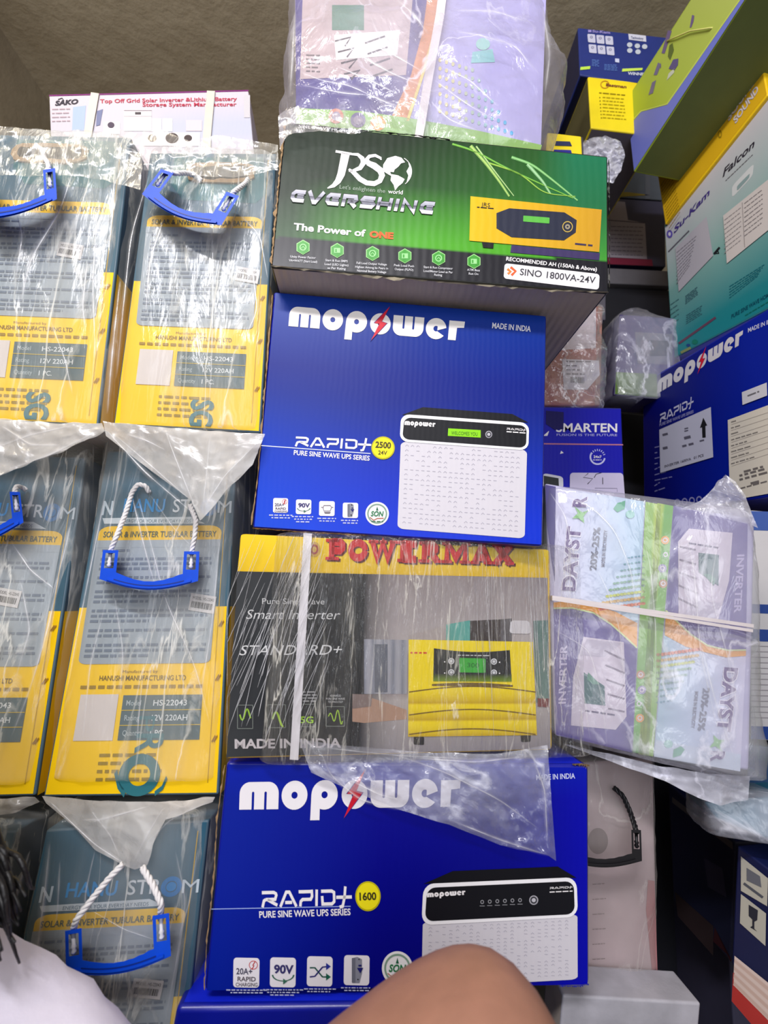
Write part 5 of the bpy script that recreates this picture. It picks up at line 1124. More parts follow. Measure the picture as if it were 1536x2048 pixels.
for k in range(5): a.dashes(Zf(130, 1390+k*60), Zf(230, 1320+k*60), 2.5, c(60, 100, 104), 3, k)
for k in range(5): a.dashes(Zf(840, 1170+k*34), Zf(1260-k*20, 905+k*34), 2.5, c(26, 100, 110), 3, k)
a.text('PURE SINE WAVE HOME UPS', Zf(860, 1550), Zf(1420, 1220), 8, c(8, 66, 84), 3, 0.02, up=up); a.dashes(Zf(1030, 1520), Zf(1400, 1300), 3, c(10, 100, 90), 3, 7)
a.line([Zf(225, 1850), Zf(670, 1535)], 4.5, c(92, 60, 80), 3); a.ell(*Zf(340, 1870), 4, 3, c(20, 60, 120), 3); a.ell(*Zf(420, 1830), 6, 5, c(10, 110, 90), 3); a.line([Zf(250, 1960), Zf(370, 1900)], 5, c(120, 130, 80), 3)
a.build('printed_front', fl.root)
a = Art(lambda x, y, o: fl.face.at(x, y, o+0.0008))
a.poly([Zf(*p) for p in ((185, 700), (560, 320), (640, 790), (225, 1225))], c(168, 164, 172), 4)
for k in range(9): a.dashes(Zf(205, 760+k*46), Zf(440-k*10, 560+k*44), 2, c(120, 116, 124), 5, k)
a.build('paper_sheet', fl.root, lab='grey printed sheet')
a = Art(lambda x, y, o: fl.face.at(x, y, o+0.0008))
a.poly([Zf(*p) for p in ((760, 310), (1430, -230), (1430, 380), (805, 885))], c(196, 188, 184), 4); a.line([Zf(990, 150), Zf(1020, 690)], 1.5, c(150, 142, 140), 5)
for k in range(8): a.dashes(Zf(780, 370+k*56), Zf(980, 215+k*56), 2.2, c(140, 134, 134), 5, k); a.dashes(Zf(1020, 170+k*56), Zf(1240, 0+k*56), 2.4, c(128, 122, 122), 5, k+20)
a.build('white_sheet', fl.root, lab='crumpled white sheet')
# ---- long yellow carton on top of it
ye = carton('inverter_carton', 'long yellow carton with grey outlined lettering, on the white and teal carton', 'carton',
            [(1315, 352), (1506, 30), (1536, 190), (1330, 450)], 0.80, -80, 0, 0.24, [YEL]*5)
a = Art(ye.face.at)
a.poly([(1318, 352), (1504, 36), (1533, 188), (1331, 445)], c(214, 168, 28), 1)
Zy = crop(1400, 130, 0.0885)
for t, p0, p1 in (('SOUND', (650, 1270), (1290, 330)), ('SOUND', (800, 1330), (1330, 560))):
    a.text(t, Zy(*p0), Zy(*p1), 11, c(176, 166, 170), 3, 0.045, up=(-0.5, -1)); a.text(t, Zy(*p0), Zy(*p1), 11, c(214, 204, 204), 4, 0.0, up=(-0.5, -1))
a.ell(*Zy(450, 1560), 4, 8, c(150, 120, 20), 3, 0.6)
rd = random.Random(3)
for k in range(15): a.dashes((1322+k*1.2, 372+k*6), (1345+k*1.2, 338+k*6), 1.5, c(150, 116, 20), 3, k)
a.build('printed_front', ye.root)
# ---- leaning leaf-green and lilac carton, uppermost right
ug = carton('inverter_carton', 'leaf-green and blue-violet carton jutting out, uppermost at the right side', 'carton',
            [(1252, 200), (1412, -50), (1540, -80), (1267, 345)], 0.72, -82, 0, 0.22, [mat('carton_lime', c(158, 178, 50), 0.5, 0.2, 30)]*3+[mat('carton_shaded_lime', c(104, 116, 58), 0.6, 0.2, 30)]*2)  # bottom and back: lime darkened, the underside's shadow put into the colour
a = Art(ug.face.at)
a.grad([(1254, 202), (1410, -44), (1537, -76), (1268, 340)], lambda u, v: mixc(c(164, 184, 48), c(176, 188, 100), u), 8, 4, 1)
a.poly([(1258, 250), (1262, 248), (1282, 224), (1334, 210), (1486, -8), (1500, -20), (1538, -76), (1268, 341)], c(112, 120, 200), 2)
a.line([(1258, 248), (1282, 222), (1334, 208), (1486, -10)], 2.5, c(190, 205, 100), 3)
Zg = crop(1320, 0, 0.15625)
for pts in (((380, 350), (410, 190), (440, 200), (430, 270), (400, 350)), ((20, 680), (100, 390), (150, 395), (60, 685)), ((0, 880), (10, 800), (14, 860))): a.poly([Zg(*p) for p in pts], c(112, 96, 136), 3)
a.poly([Zg(*p) for p in ((100, 720), (120, 580), (160, 550), (178, 640), (130, 770))], c(96, 110, 50), 3)
a.poly([Zg(*p) for p in ((85, 1030), (110, 940), (185, 870), (180, 930))], c(196, 200, 180), 3); a.poly([Zg(*p) for p in ((110, 880), (170, 760), (235, 750), (230, 830), (185, 900))], c(96, 86, 130), 3)
a.poly([(1307, 150), (1316, 125), (1322, 128), (1314, 150)], c(116, 108, 140), 3); a.poly([(1297, 190), (1304, 165), (1312, 160), (1306, 186)], c(116, 108, 140), 3)
a.build('printed_front', ug.root)
mb = MB(); mb.tube([ug.face.at(1334, 82, 0.002), ug.face.at(1352, 74, 0.004), ug.face.at(1380, 62, 0.004), ug.face.at(1420, 56, 0.003), ug.face.at(1440, 56, -0.01)], 0.0014, 6)
tag(mb.build('loose_string', mat('straw_string', c(196, 196, 110), 0.7), None, True), 'thin yellow-green string trailing over the uppermost green carton', 'string')
# ---- blue and yellow cartons far back under the ceiling
sk2 = carton('inverter_carton', 'dark blue carton with six white icon squares, far back under the ceiling', 'carton',
             [(1156, 55), (1345, 76), (1320, 176), (1160, 150)], 0.86, 0, 0, 0.30, [mat('carton_deep_blue', c(32, 48, 120), 0.5, 0.2, 30), NAVY, NAVY, NAVY, NAVY])
Zs = crop(1120, 40, 0.13021); a = Art(sk2.face.at)
a.text('Su-Kam', Zs(495, 188), Zs(770, 212), 5, c(150, 140, 200), 3, 0.03); a.rect(*Zs(432, 150), *Zs(482, 188), c(150, 140, 200), 3)
for i in range(3):
    for j in range(2):
        x, y = 420+i*136+j*18, 212+i*16+j*160; a.rr([Zs(x, y), Zs(x+118, y+8), Zs(x+128, y+140), Zs(x+12, y+128)], c(196, 196, 216), 3, 0.12); a.ell(*Zs(x+62, y+50), 3, 2.6, c(130, 130, 160), 4, 0.5)
a.poly([Zs(*p) for p in ((1050, 210), (1318, 240), (1325, 335), (1058, 300))], c(206, 206, 220), 3); a.text('Technology', Zs(1085, 285), Zs(1280, 305), 5, c(60, 70, 110), 4, 0.02)
for x, y in ((1070, 380), (1188, 398), (1300, 408), (1072, 468), (1198, 488)): a.ell(*Zs(x, y), 5.4, 4.8, c(190, 196, 206), 3)
a.poly([Zs(*p) for p in ((845, 590), (908, 595), (912, 655), (848, 645))], c(200, 205, 230), 3)
for k in range(5): a.dashes(Zs(490, 620+k*22), Zs(600, 628+k*22), 2, c(90, 120, 190), 3, k); a.dashes(Zs(680, 690+k*20), Zs(880, 700+k*20), 1.8, c(90, 120, 190), 3, k+9)
a.poly([Zs(*p) for p in ((315, 722), (465, 708), (460, 752), (310, 768))], c(190, 225, 80), 3); a.poly([Zs(*p) for p in ((960, 748), (1270, 735), (1262, 770), (950, 792))], c(200, 226, 90), 3)
a.text('WINNER', Zs(1040, 838), Zs(1330, 856), 5.5, c(210, 214, 225), 3, 0.03)
a.build('printed_front', sk2.root)
ea = carton('inverter_carton', 'bright yellow carton with a list of small print, under the far dark blue one', 'carton',
            [(1176, 153), (1320, 168), (1315, 272), (1182, 256)], 0.86, 0, 0, 0.26, [mat('carton_bright_yellow', c(240, 214, 24), 0.5, 0.2, 30), mat('carton_olive_grey', c(90, 84, 50), 0.6), YEL, mat('grey_board', c(120, 112, 118), 0.7), YEL])
a = Art(ea.face.at)
a.ell(*Zs(690, 990), 9, 8, c(190, 130, 40), 3, 0.8); a.text('Eastman', Zs(705, 1010), Zs(1020, 1045), 5.2, c(120, 60, 50), 4, 0.03)
a.dashes(Zs(600, 1128), Zs(1000, 1165), 3, c(150, 130, 20), 3, 1)
for k in range(7): a.ell(*Zs(612+k*4, 1190+k*52), 1.1, 1.1, c(100, 90, 20), 3); a.dashes(Zs(655, 1195+k*52), Zs(980+k*6, 1222+k*52), 2.6, c(176, 156, 20), 3, k+3)
a.build('printed_front', ea.root)
ys = carton('carton', 'small yellow carton with two navy stripes, behind the green carton corner', 'carton',
            [(1095, 264), (1163, 272), (1166, 330), (1090, 322)], 0.72, 0, 0, 0.2, [mat('carton_bright_yellow', c(240, 214, 24)), YEL, YEL, YEL, YEL])
a = Art(ys.face.at); a.poly([(1112, 282), (1140, 283), (1144, 292), (1110, 291)], c(50, 56, 90), 3); a.poly([(1108, 299), (1142, 300), (1144, 308), (1106, 307)], c(50, 50, 140), 3); a.build('printed_front', ys.root)
# ---- shaded stack between centre and right
dk = carton('carton', 'white-labelled carton with a red base band, in the shade right of the green carton', 'carton',
            [(1212, 395), (1330, 403), (1332, 533), (1212, 528)], 1.16, 0, 0, 0.25, [mat('carton_dusk', c(70, 68, 92), 0.6), NAVY, NAVY, NAVY, NAVY])
a = Art(dk.face.at)
a.poly([(1213, 400), (1250, 404), (1256, 440), (1290, 446), (1294, 518), (1213, 514)], c(176, 166, 176), 3); a.line([(1213, 440), (1290, 446)], 1.5, c(80, 70, 90), 4)
for k in range(8): a.dashes((1222, 454+k*8), (1286, 456+k*8), 2.4, c(120, 112, 124), 4, k)
a.poly([(1213, 515), (1304, 519), (1306, 532), (1213, 528)], c(140, 46, 70), 3); a.poly([(1213, 388+10), (1240, 399), (1238, 401), (1213, 402)], c(190, 160, 60), 4)
a.build('printed_front', dk.root)
dk2 = carton('carton', 'grey-blue film-covered carton with a thin yellow stripe, over the white-labelled carton', 'carton',
             [(1205, 300), (1322, 308), (1326, 400), (1206, 392)], 1.16, 0, 0, 0.25, [mat('carton_fog', c(96, 104, 116), 0.55), NAVY, NAVY, NAVY, NAVY])
a = Art(dk2.face.at); a.poly([(1208, 386), (1255, 384), (1300, 390), (1208, 396)], c(150, 130, 50), 3); a.rect(1290, 348, 1300, 398, c(110, 114, 124), 3); a.build('printed_front', dk2.root)
dk3 = carton('carton', 'pale grey slab-like carton edge over the dark gap at right', 'carton',
             [(1205, 535), (1345, 542), (1345, 572), (1205, 566)], 1.16, 0, 0, 0.25, [mat('carton_greyboard', c(120, 116, 122), 0.6)]*5)
dk4 = carton('carton', 'added black block standing in for the dark void behind the purple bagged carton', 'carton',
             [(1180, 574), (1370, 582), (1375, 1000), (1180, 1000)], 1.17, 0, 0, 0.25, [mat('gap_shade_black', c(22, 22, 32), 0.6)]*5)  # added block painting the unlit void black; no carton stands there
cb = thing('clear_bag', 'crumpled clear bag lying behind the green carton corner', 'plastic bag', CAM+ray(1205, 350)*0.80)
fcb = face_at(1205, 310, 0.80, 0); sheet(cb, 'crumpled_film', [(1166, 285), (1185, 275), (1212, 272), (1240, 282), (1248, 300)], [(1170, 360), (1195, 362), (1225, 366), (1242, 340), (1250, 312)], fcb.at, FBD2, 0.025, (40, 40), 3, (26, 26, 26), 2, 0.01, 0.02)
sheet(cb, 'crumpled_film', [(1166, 285), (1185, 277), (1212, 276), (1240, 284), (1248, 300)], [(1170, 360), (1195, 362), (1225, 366), (1242, 340), (1250, 312)], lambda x, y, o: fcb.at(x, y, -o-0.02), FBD2, 0.02, (30, 30), 9, (26, 26, 26), 1, 0.01, 0.02)
# red film-wrapped carton, purple one, and the blue one in front of them
sm = carton('inverter_carton', 'blue carton with orange line and handwritten white sticker, right of the large blue carton', 'carton',
            [(1030, 812), (1243, 816), (1250, 1010), (1030, 1005)], 0.83, 0, 0, 0.26, [BLUEC, NAVY, BLUEL, BLUEC, BLUEC])
a = Art(sm.face.at); Z = crop(1080, 560, 0.29688)
a.poly([(1032, 815), (1241, 819), (1248, 1008), (1032, 1003)], c(22, 22, 170), 1)
a.text('SMARTEN', Z(108, 1022), Z(520, 1024), 17, WH, 3, 0.02); a.text('FUSION IS THE FUTURE', Z(112, 1050), Z(520, 1052), 4.5, c(190, 190, 235), 3)
a.poly(Q(Z, (20, 1050), (62, 1015), (50, 1050)), WH, 3)
a.line(Q(Z, (0, 1103), (560, 1110)), 2.5, c(190, 120, 140), 3)
x, y = Z(388, 1192); a.ell(x, y, 16, 16, c(200, 200, 240), 3, 0.8, a0=150, a1=350); a.text('24x7', (x-8, y+2), (x+8, y+2), 5, WH, 3, 0.02); a.dashes((x-9, y+7), (x+8, y+7), 2, WH, 3, 1)
for k in range(8): t = R_(20+k*18); a.line([(x+12*math.cos(t), y-12*math.sin(t)), (x+16*math.cos(t), y-16*math.sin(t))], 1.6, c(200, 200, 240), 3)
a.poly(Q(Z, (142, 1150), (160, 1165), (135, 1172)), WH, 3)
a.rr(Q(Z, (20, 1300), (155, 1325), (158, 1400), (20, 1400)), c(220, 220, 230), 3, 0.2); a.poly(Q(Z, (25, 1318), (125, 1335), (128, 1400), (25, 1400)), c(50, 54, 56), 4)
a.poly(Q(Z, (40, 880), (160, 890), (158, 1005), (100, 1010), (40, 970)), c(20, 14, 90), 4)
a.build('printed_front', sm.root)
a = Art(lambda x, y, o: sm.face.at(x, y, o+0.0008))
a.rr(Q(Z, (202, 1298), (560, 1300), (575, 1500), (200, 1500)), c(206, 198, 226), 4, 0.12, 2)
a.line(Q(Z, (325, 1302), (292, 1330), (355, 1338), (320, 1375)), 1.4, INK, 5); a.line(Q(Z, (365, 1332), (378, 1308), (415, 1298)), 1.4, INK, 5); a.line(Q(Z, (422, 1330), (423, 1376)), 1.4, INK, 5)
a.line(Q(Z, (370, 1402), (520, 1404), (520, 1426)), 1, c(120, 116, 140), 5)
a.build('sticker', sm.root, lab='white sticker with handwriting')
rdk = carton('carton', 'brick-red and white carton in glossy film, on the blue carton with the handwritten sticker', 'carton',
             [(1050, 600), (1206, 612), (1200, 812), (1050, 812)], 0.84, 0, 0, 0.2, [mat('carton_red', c(150, 60, 44), 0.5, 0.2, 30)]*5)
a = Art(rdk.face.at); a.poly([(1052, 602), (1192, 612), (1192, 696), (1120, 700), (1052, 690)], c(196, 184, 190), 2); a.poly([(1196, 612), (1205, 613), (1199, 810), (1190, 810)], c(150, 110, 100), 3)
a.poly([(1054, 760), (1130, 755), (1190, 790), (1180, 810), (1054, 810)], c(170, 100, 90), 2); a.build('printed_front', rdk.root)
a = Art(lambda x, y, o: rdk.face.at(x, y, o+0.0008)); a.poly(Q(Z, (150, 532), (398, 542), (402, 640), (318, 738), (160, 738)), c(212, 206, 214), 4)
for k in range(4): a.dashes(Z(178, 555+k*28), Z(178+(180, 70, 90, 140)[k], 557+k*28), 4, c(110, 100, 110), 5, k)
a.bars(Q(Z, (205, 652), (300, 656), (300, 696), (205, 692)), INK, 5, 22, 3); a.build('barcode_label', rdk.root, lab='white barcode label')
box_bag(rdk, [(-0.02, 0.9, 0, 0, 0), (0, 1, 0.004, 0, 0), (0.5, 1, 0.008, 0, 0), (1, 1, 0.004, 0, 0), (1.02, 0.9, 0, 0, 0)], 0.012, film('shiny_crumpled_film', 0.16, 0.6, 12, gloss=0.9, bump=1.0, rough=0.15), 41, ex=8, sc=(20, 20, 14), nr=110, nv=70)
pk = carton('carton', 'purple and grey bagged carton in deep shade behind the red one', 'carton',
            [(1240, 628), (1350, 636), (1350, 800), (1228, 790)], 0.93, 0, 0, 0.08, [mat('carton_shaded_purple', c(58, 48, 96), 0.5)]*5)  # purple darkened: the deep shade here is put into the colour
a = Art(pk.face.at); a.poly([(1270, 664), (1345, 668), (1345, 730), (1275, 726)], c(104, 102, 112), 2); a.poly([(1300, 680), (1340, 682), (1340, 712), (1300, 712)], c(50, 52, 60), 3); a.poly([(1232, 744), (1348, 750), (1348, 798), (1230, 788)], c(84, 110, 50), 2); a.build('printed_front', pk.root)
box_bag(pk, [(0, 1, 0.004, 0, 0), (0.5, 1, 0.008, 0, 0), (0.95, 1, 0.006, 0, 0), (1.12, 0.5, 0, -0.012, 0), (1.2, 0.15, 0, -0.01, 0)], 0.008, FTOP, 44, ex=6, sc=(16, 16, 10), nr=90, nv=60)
# ---- lower right: battery box with a black handle, dark cartons, silver carton
bt = carton('battery_carton', 'pinkish-white battery carton with black handle, in grubby film, low at the right of the stack', 'battery carton',
            [(1120, 1530), (1306, 1512), (1316, 1945), (1110, 1945)], 0.70, 0, 0, 0.34, [mat('carton_dusty_white', c(176, 156, 158), 0.65, 0.3, 20, vary=0.12), mat('carton_dusty_red', c(140, 90, 92), 0.6), WCARD, WCARD, WCARD])
a = Art(bt.face.at); a.poly([(1296, 1760), (1309, 1762), (1315, 1940), (1304, 1942), (1292, 1820)], c(160, 110, 112), 2)
for k in range(6): a.dashes((1185, 1770+k*30), (1212, 1768+k*30), 2, c(130, 112, 112), 3, k)
a.ell(1196, 1682, 20, 26, c(120, 104, 104), 2); a.build('printed_front', bt.root)
BLKP = mat('black_plastic', c(22, 20, 24), 0.5, 0.05, 60)
handle(bt, [(1120, 1655), (1282, 1660), (1284, 1722), (1120, 1716)], 0.26, 0.03, 0.02, [None, [(1262, 1628, 0.02), (1246, 1592, 0.02), (1228, 1575, 0.012)]], BLKP, 0.12, BLKP)
box_bag(bt, [(-0.01, 0.9, 0, 0, 0), (0, 1, 0.004, 0, 0), (0.6, 1, 0.006, 0, 0), (1, 1, 0.004, 0, 0), (1.03, 0.9, 0, 0, 0)], 0.008, film('grubby_film', 0.2, 0.4, 7, (2, 2, 1), (0, R_(30), 0), gloss=0.2, bump=0.5, rough=0.3, tint=(0.75, 0.7, 0.66)), 51, ex=8, sc=(12, 12, 5), nr=110, nv=70)
sc_ = carton('carton', 'scuffed silver-grey carton at the bottom edge, under the battery carton with the black handle', 'carton',
             [(1126, 1990), (1402, 2006), (1385, 2200), (1110, 2200)], 0.645, 2, 0, 0.05, [mat('carton_silver', c(170, 168, 176), 0.45, 1.0, 22, vary=0.25), WCARD, mat('carton_silver', c(1, 1, 1)), WCARD, WCARD])
nv = carton('carton', 'navy carton with a glass symbol label and a red base edge, bottom right corner', 'carton',
            [(1474, 1690), (1600, 1786), (1600, 2190), (1462, 1925)], 0.62, -74, 0, 0.2, [NAVY]*5)
Z = crop(1100, 1480, 0.28385); a = Art(nv.face.at)
for q, kind in ((((1345, 820), (1536, 975), (1530, 1172), (1345, 1062)), 0), (((1345, 1085), (1522, 1222), (1518, 1452), (1338, 1290)), 1)):
    a.poly(Q(Z, *q), c(196, 192, 178), 3)
a.poly(Q(Z, (1385, 900), (1480, 960), (1490, 1040), (1385, 990)), c(110, 112, 120), 4); a.line(Q(Z, (1365, 1010), (1500, 1110)), 5, c(90, 92, 100), 4)
a.poly(Q(Z, (1400, 1160), (1465, 1200), (1460, 1270), (1440, 1280), (1440, 1330), (1460, 1350), (1410, 1320), (1425, 1310), (1425, 1265), (1400, 1240)), c(50, 50, 60), 4)
a.grad(Q(Z, (1300, 1520), (1760, 1890), (1760, 2200), (1290, 1725)), lambda u, v: c(220, 190, 176) if int(v*8) % 2 else c(236, 214, 204), 2, 24, 3)
a.poly(Q(Z, (1290, 1640), (1300, 1640), (1292, 1725), (1760, 2205), (1760, 2400), (1280, 1840)), c(196, 64, 60), 3)
a.build('printed_front', nv.root)
nv2 = carton('carton', 'navy carton with shade painted in, faint labels and a dull red base, beyond the lit navy one', 'carton',
             [(1336, 1566), (1472, 1686), (1460, 1922), (1346, 1800)], 0.80, -80, 0, 0.2, [mat('carton_shaded_navy', c(24, 28, 56), 0.6), NAVY, NAVY, NAVY, NAVY])  # darker copy of the navy: shade is painted into carton and labels
a = Art(nv2.face.at); a.poly(Q(Z, (860, 400), (1285, 720), (1290, 775), (1180, 690), (860, 440)), c(90, 84, 84), 2); a.poly(Q(Z, (1085, 830), (1215, 905), (1245, 1110), (1112, 1035)), c(64, 62, 84), 2); a.poly(Q(Z, (1160, 1320), (1270, 1560), (1280, 1560), (1270, 1530), (1150, 1420)), c(60, 30, 36), 2)
a.poly(Q(Z, (880, 1070), (1150, 1310), (1150, 1520), (900, 1240)), c(56, 44, 46), 3); a.build('printed_front', nv2.root)
te = carton('carton', 'teal and white film-covered carton under the bagged lilac pair', 'carton',
            [(1408, 1604), (1600, 1588), (1600, 1705), (1430, 1636)], 0.61, -20, 10, 0.1, [mat('carton_aqua', c(14, 104, 128), 0.35, 0.3, 16, coat=0.2, vary=0.45)]*5)
box_bag(te, [(-0.2, 0.95, 0, 0, 0), (0, 1, 0.003, 0, 0), (1, 1, 0.003, 0, 0), (1.2, 0.95, 0, 0, 0)], 0.006, FBD2, 61, ex=8, sc=(18, 18, 14), nr=80, nv=30)
wb = carton('carton', 'white wrapped carton with blue bands, at the right edge beside the lilac pair', 'carton',
            [(1500, 1020), (1620, 1030), (1620, 1490), (1500, 1478)], 0.70, -35, 0, 0.1, [mat('wrapped_white', c(186, 182, 184), 0.5, 0.5, 20)]*5)
a = Art(wb.face.at)
for y0, y1, col in ((1022, 1060, c(50, 80, 150)), (1208, 1226, c(30, 60, 130)), (1258, 1282, c(30, 60, 130)), (1452, 1478, c(30, 60, 130))): a.poly([(1502, y0), (1618, y0+4), (1618, y1+4), (1502, y1)], col, 2)
for k in range(14): a.line([(1502, 1292+k*11), (1618, 1294+k*11)], 1.2, c(140, 134, 140), 3)
a.build('printed_front', wb.root)
bl = carton('carton', 'dark blue carton end below the blue-banded one, at the right edge', 'carton',
            [(1494, 1490), (1620, 1500), (1620, 1620), (1494, 1600)], 0.71, -35, 0, 0.1, [mat('carton_petrol', c(20, 60, 100), 0.5, 0.2, 20)]*5)
dk5 = carton('carton', 'dark blue carton corner behind the yellow one, top right corner of the photo', 'carton',
             [(1500, 12), (1600, 20), (1600, 120), (1510, 60)], 0.78, -20, 0, 0.1, [NAVY]*5)
# ---- more film creases on the bags at left
def bfold(b, ls, off=0.013, seed=0): folds(b.root, b.face.at, ls, off, seed=seed)
bfold(b2, [([(330, 430), (300, 520), (290, 640)], 6), ([(425, 460), (426, 600), (422, 760), (414, 860)], 3), ([(300, 345), (262, 470), (248, 600), (232, 760)], 5), ([(500, 500), (515, 620), (480, 700)], 4), ([(390, 640), (400, 720), (425, 790)], 4), ([(450, 400), (520, 470), (536, 560)], 3.5), ([(240, 560), (225, 700), (214, 830)], 7)])
bfold(b1, [([(150, 330), (120, 420), (60, 520), (40, 610)], 8), ([(175, 520), (165, 610), (170, 660)], 6), ([(100, 640), (130, 720), (145, 790)], 5), ([(195, 420), (185, 560), (190, 700), (180, 800)], 4), ([(230, 330), (225, 430), (215, 520)], 6), ([(20, 380), (45, 470), (30, 560)], 5)])
bfold(b4, [([(272, 985), (300, 1080), (330, 1200), (390, 1330), (420, 1450)], 4), ([(262, 985), (290, 1100), (312, 1180)], 4), ([(215, 1190), (180, 1330), (165, 1480)], 4), ([(228, 1190), (246, 1300), (240, 1400)], 5), ([(288, 1320), (276, 1450), (272, 1560)], 3), ([(440, 1060), (425, 1240), (395, 1430)], 5), ([(222, 930), (196, 1060), (160, 1240), (130, 1400)], 4), ([(240, 940), (225, 1020), (215, 1090)], 3), ([(300, 990), (350, 1060), (380, 1090)], 3)])
bfold(b3, [([(130, 1080), (100, 1240), (60, 1380), (20, 1480)], 6), ([(20, 1080), (60, 1140), (110, 1180)], 5), ([(150, 1010), (125, 1120), (90, 1240)], 4), ([(40, 1160), (60, 1260), (30, 1360)], 7)])
bfold(b6, [([(100, 1680), (90, 1780), (75, 1900), (60, 2000)], 8), ([(190, 1700), (170, 1790), (172, 1860)], 3), ([(120, 1720), (115, 1820), (110, 1860)], 4), ([(350, 1700), (372, 1800), (352, 1930), (330, 2040)], 7), ([(60, 1700), (35, 1780), (20, 1850)], 7), ([(180, 1820), (250, 1860), (310, 1880)], 3), ([(395, 1700), (380, 1800), (350, 1900)], 3)])
folds(tc_.root, tc_.face.at, [([(655, 60), (720, 110), (790, 150), (860, 175)], 5), ([(715, 75), (780, 105), (850, 145)], 4), ([(596, 140), (640, 160), (700, 170), (760, 200), (810, 215)], 6), ([(598, 168), (680, 185), (740, 190), (800, 215)], 5), ([(668, 130), (740, 160), (800, 190)], 4), ([(740, 30), (765, 90), (790, 120)], 4), ([(900, 60), (960, 70), (1030, 90), (1080, 150)], 5), ([(880, 130), (940, 160), (1000, 215)], 4), ([(870, 160), (930, 205), (990, 240)], 4), ([(590, 20), (585, 120), (580, 190)], 7), ([(1085, 10), (1100, 110), (1090, 190)], 6), ([(860, 200), (900, 240), (960, 262)], 4), ([(905, 20), (990, 22), (1060, 45)], 5), ([(790, -5), (830, 30), (858, 70)], 5)], 0.022, seed=2)

dk6 = carton('carton', 'added black block standing in for the shade in the gap right of the grubby battery carton', 'carton',
             [(1300, 1460), (1500, 1470), (1500, 2330), (1300, 2330)], 0.98, 0, 0, 0.2, [mat('gap_shade_black', c(22, 22, 32), 0.6)]*5)  # added block, its black stands for shade in the empty gap
folds(pm.root, ml.face.at, [([(640, 1500), (660, 1550), (720, 1600), (800, 1620)], 5), ([(760, 1500), (880, 1540), (1000, 1600), (1080, 1660)], 4), ([(900, 1640), (1000, 1680), (1100, 1712)], 5), ([(1060, 1500), (1090, 1580), (1095, 1690)], 5), ([(700, 1560), (760, 1590), (800, 1600)], 6), ([(820, 1515), (950, 1525), (1080, 1510)], 5), ([(640, 1495), (800, 1512), (1000, 1520)], 4)], 0.02, seed=5)
# ================================================================== the person sitting in front of the stacks
def skinned(name, verts, edges, m, parent=None, lv=2, root=0):
    me = bpy.data.meshes.new(name); me.from_pydata([v[0] for v in verts], edges, [])
    o = bpy.data.objects.new(name, me); COL.objects.link(o); o.modifiers.new('s', 'SKIN'); sv = me.skin_vertices[0].data
    for i, v in enumerate(verts):
        r = v[1]; sv[i].radius = r if isinstance(r, tuple) else (r, r); sv[i].use_root = (i == root)
    o.modifiers['s'].use_smooth_shade = True
    q = o.modifiers.new('b', 'SUBSURF'); q.levels = lv; q.render_levels = lv
    me2 = bpy.data.meshes.new_from_object(o.evaluated_get(bpy.context.evaluated_depsgraph_get())); bpy.data.objects.remove(o)
    me2.name = name; me2.materials.clear(); me2.materials.append(m); me2.polygons.foreach_set('use_smooth', [True]*len(me2.polygons))
    o = bpy.data.objects.new(name, me2); COL.objects.link(o)
    if parent:
        me2.transform(Matrix.Translation(-wloc(parent))); o.parent = parent
    return o
SKIN = mat('brown_skin', c(158, 112, 92), 0.55, 0.5, 45, vary=0.10, sss=0.05)
CLOTH = mat('white_cotton', c(226, 220, 236), 0.85, 0.4, 60, vary=0.03)
DARKC = mat('dark_cotton', c(40, 40, 52), 0.9, 0.3, 60)
HAIR = mat('black_hair', c(16, 14, 16), 0.5, 0.8, 150)
B = [((-.30, .31, .14), (.13, .10)), ((-.36, .33, .26), (.12, .09)), ((-.40, .37, .375), (.12, .085)), ((-.43, .38, .46), (.05, .05)), ((-.445, .38, .53), (.045, .045)),
     ((-.445, .385, .59), (.07, .075)), ((-.44, .39, .65), (.078, .09)), ((-.445, .39, .705), (.06, .07)), ((-.36, .385, .62), (.014, .012)),
     ((-.20, .36, .18), (.09, .09)), ((-.06, .36, .37), (.086, .086)), ((.100, .362, .530), (.086, .082)), ((.105, .374, .42), (.070, .068)), ((.135, .39, .27), (.058, .056)), ((.175, .40, .10), (.034, .034)), ((.19, .405, .045), (.036, .03)), ((.31, .41, .03), (.032, .02)),
     ((-.20, .24, .18), (.09, .09)), ((-.09, .20, .29), (.086, .086)), ((.03, .185, .40), (.080, .076)), ((.06, .185, .33), (.062, .060)), ((.09, .185, .20), (.052, .052)), ((.12, .19, .09), (.034, .034)), ((.135, .19, .045), (.036, .03)), ((.25, .19, .03), (.032, .02)),
     ((-.365, .43, .40), (.052, .05)), ((-.215, .445, .350), (.042, .042)), ((-.13, .445, .30), (.036, .036)), ((-.05, .45, .25), (.026, .026)), ((.01, .45, .23), (.03, .016)),
     ((-.39, .27, .42), (.052, .05)), ((-.29, .18, .33), (.040, .040)), ((-.20, .14, .25), (.036, .036)), ((-.11, .13, .20), (.026, .026)), ((-.05, .13, .18), (.03, .016))]
E_ = [(0, 1), (1, 2), (2, 3), (3, 4), (4, 5), (5, 6), (6, 7), (6, 8), (0, 9), (9, 10), (10, 11), (11, 12), (12, 13), (13, 14), (14, 15), (15, 16), (0, 17), (17, 18), (18, 19), (19, 20), (20, 21), (21, 22), (22, 23), (23, 24), (2, 25), (25, 26), (26, 27), (27, 28), (28, 29), (2, 30), (30, 31), (31, 32), (32, 33), (33, 34)]
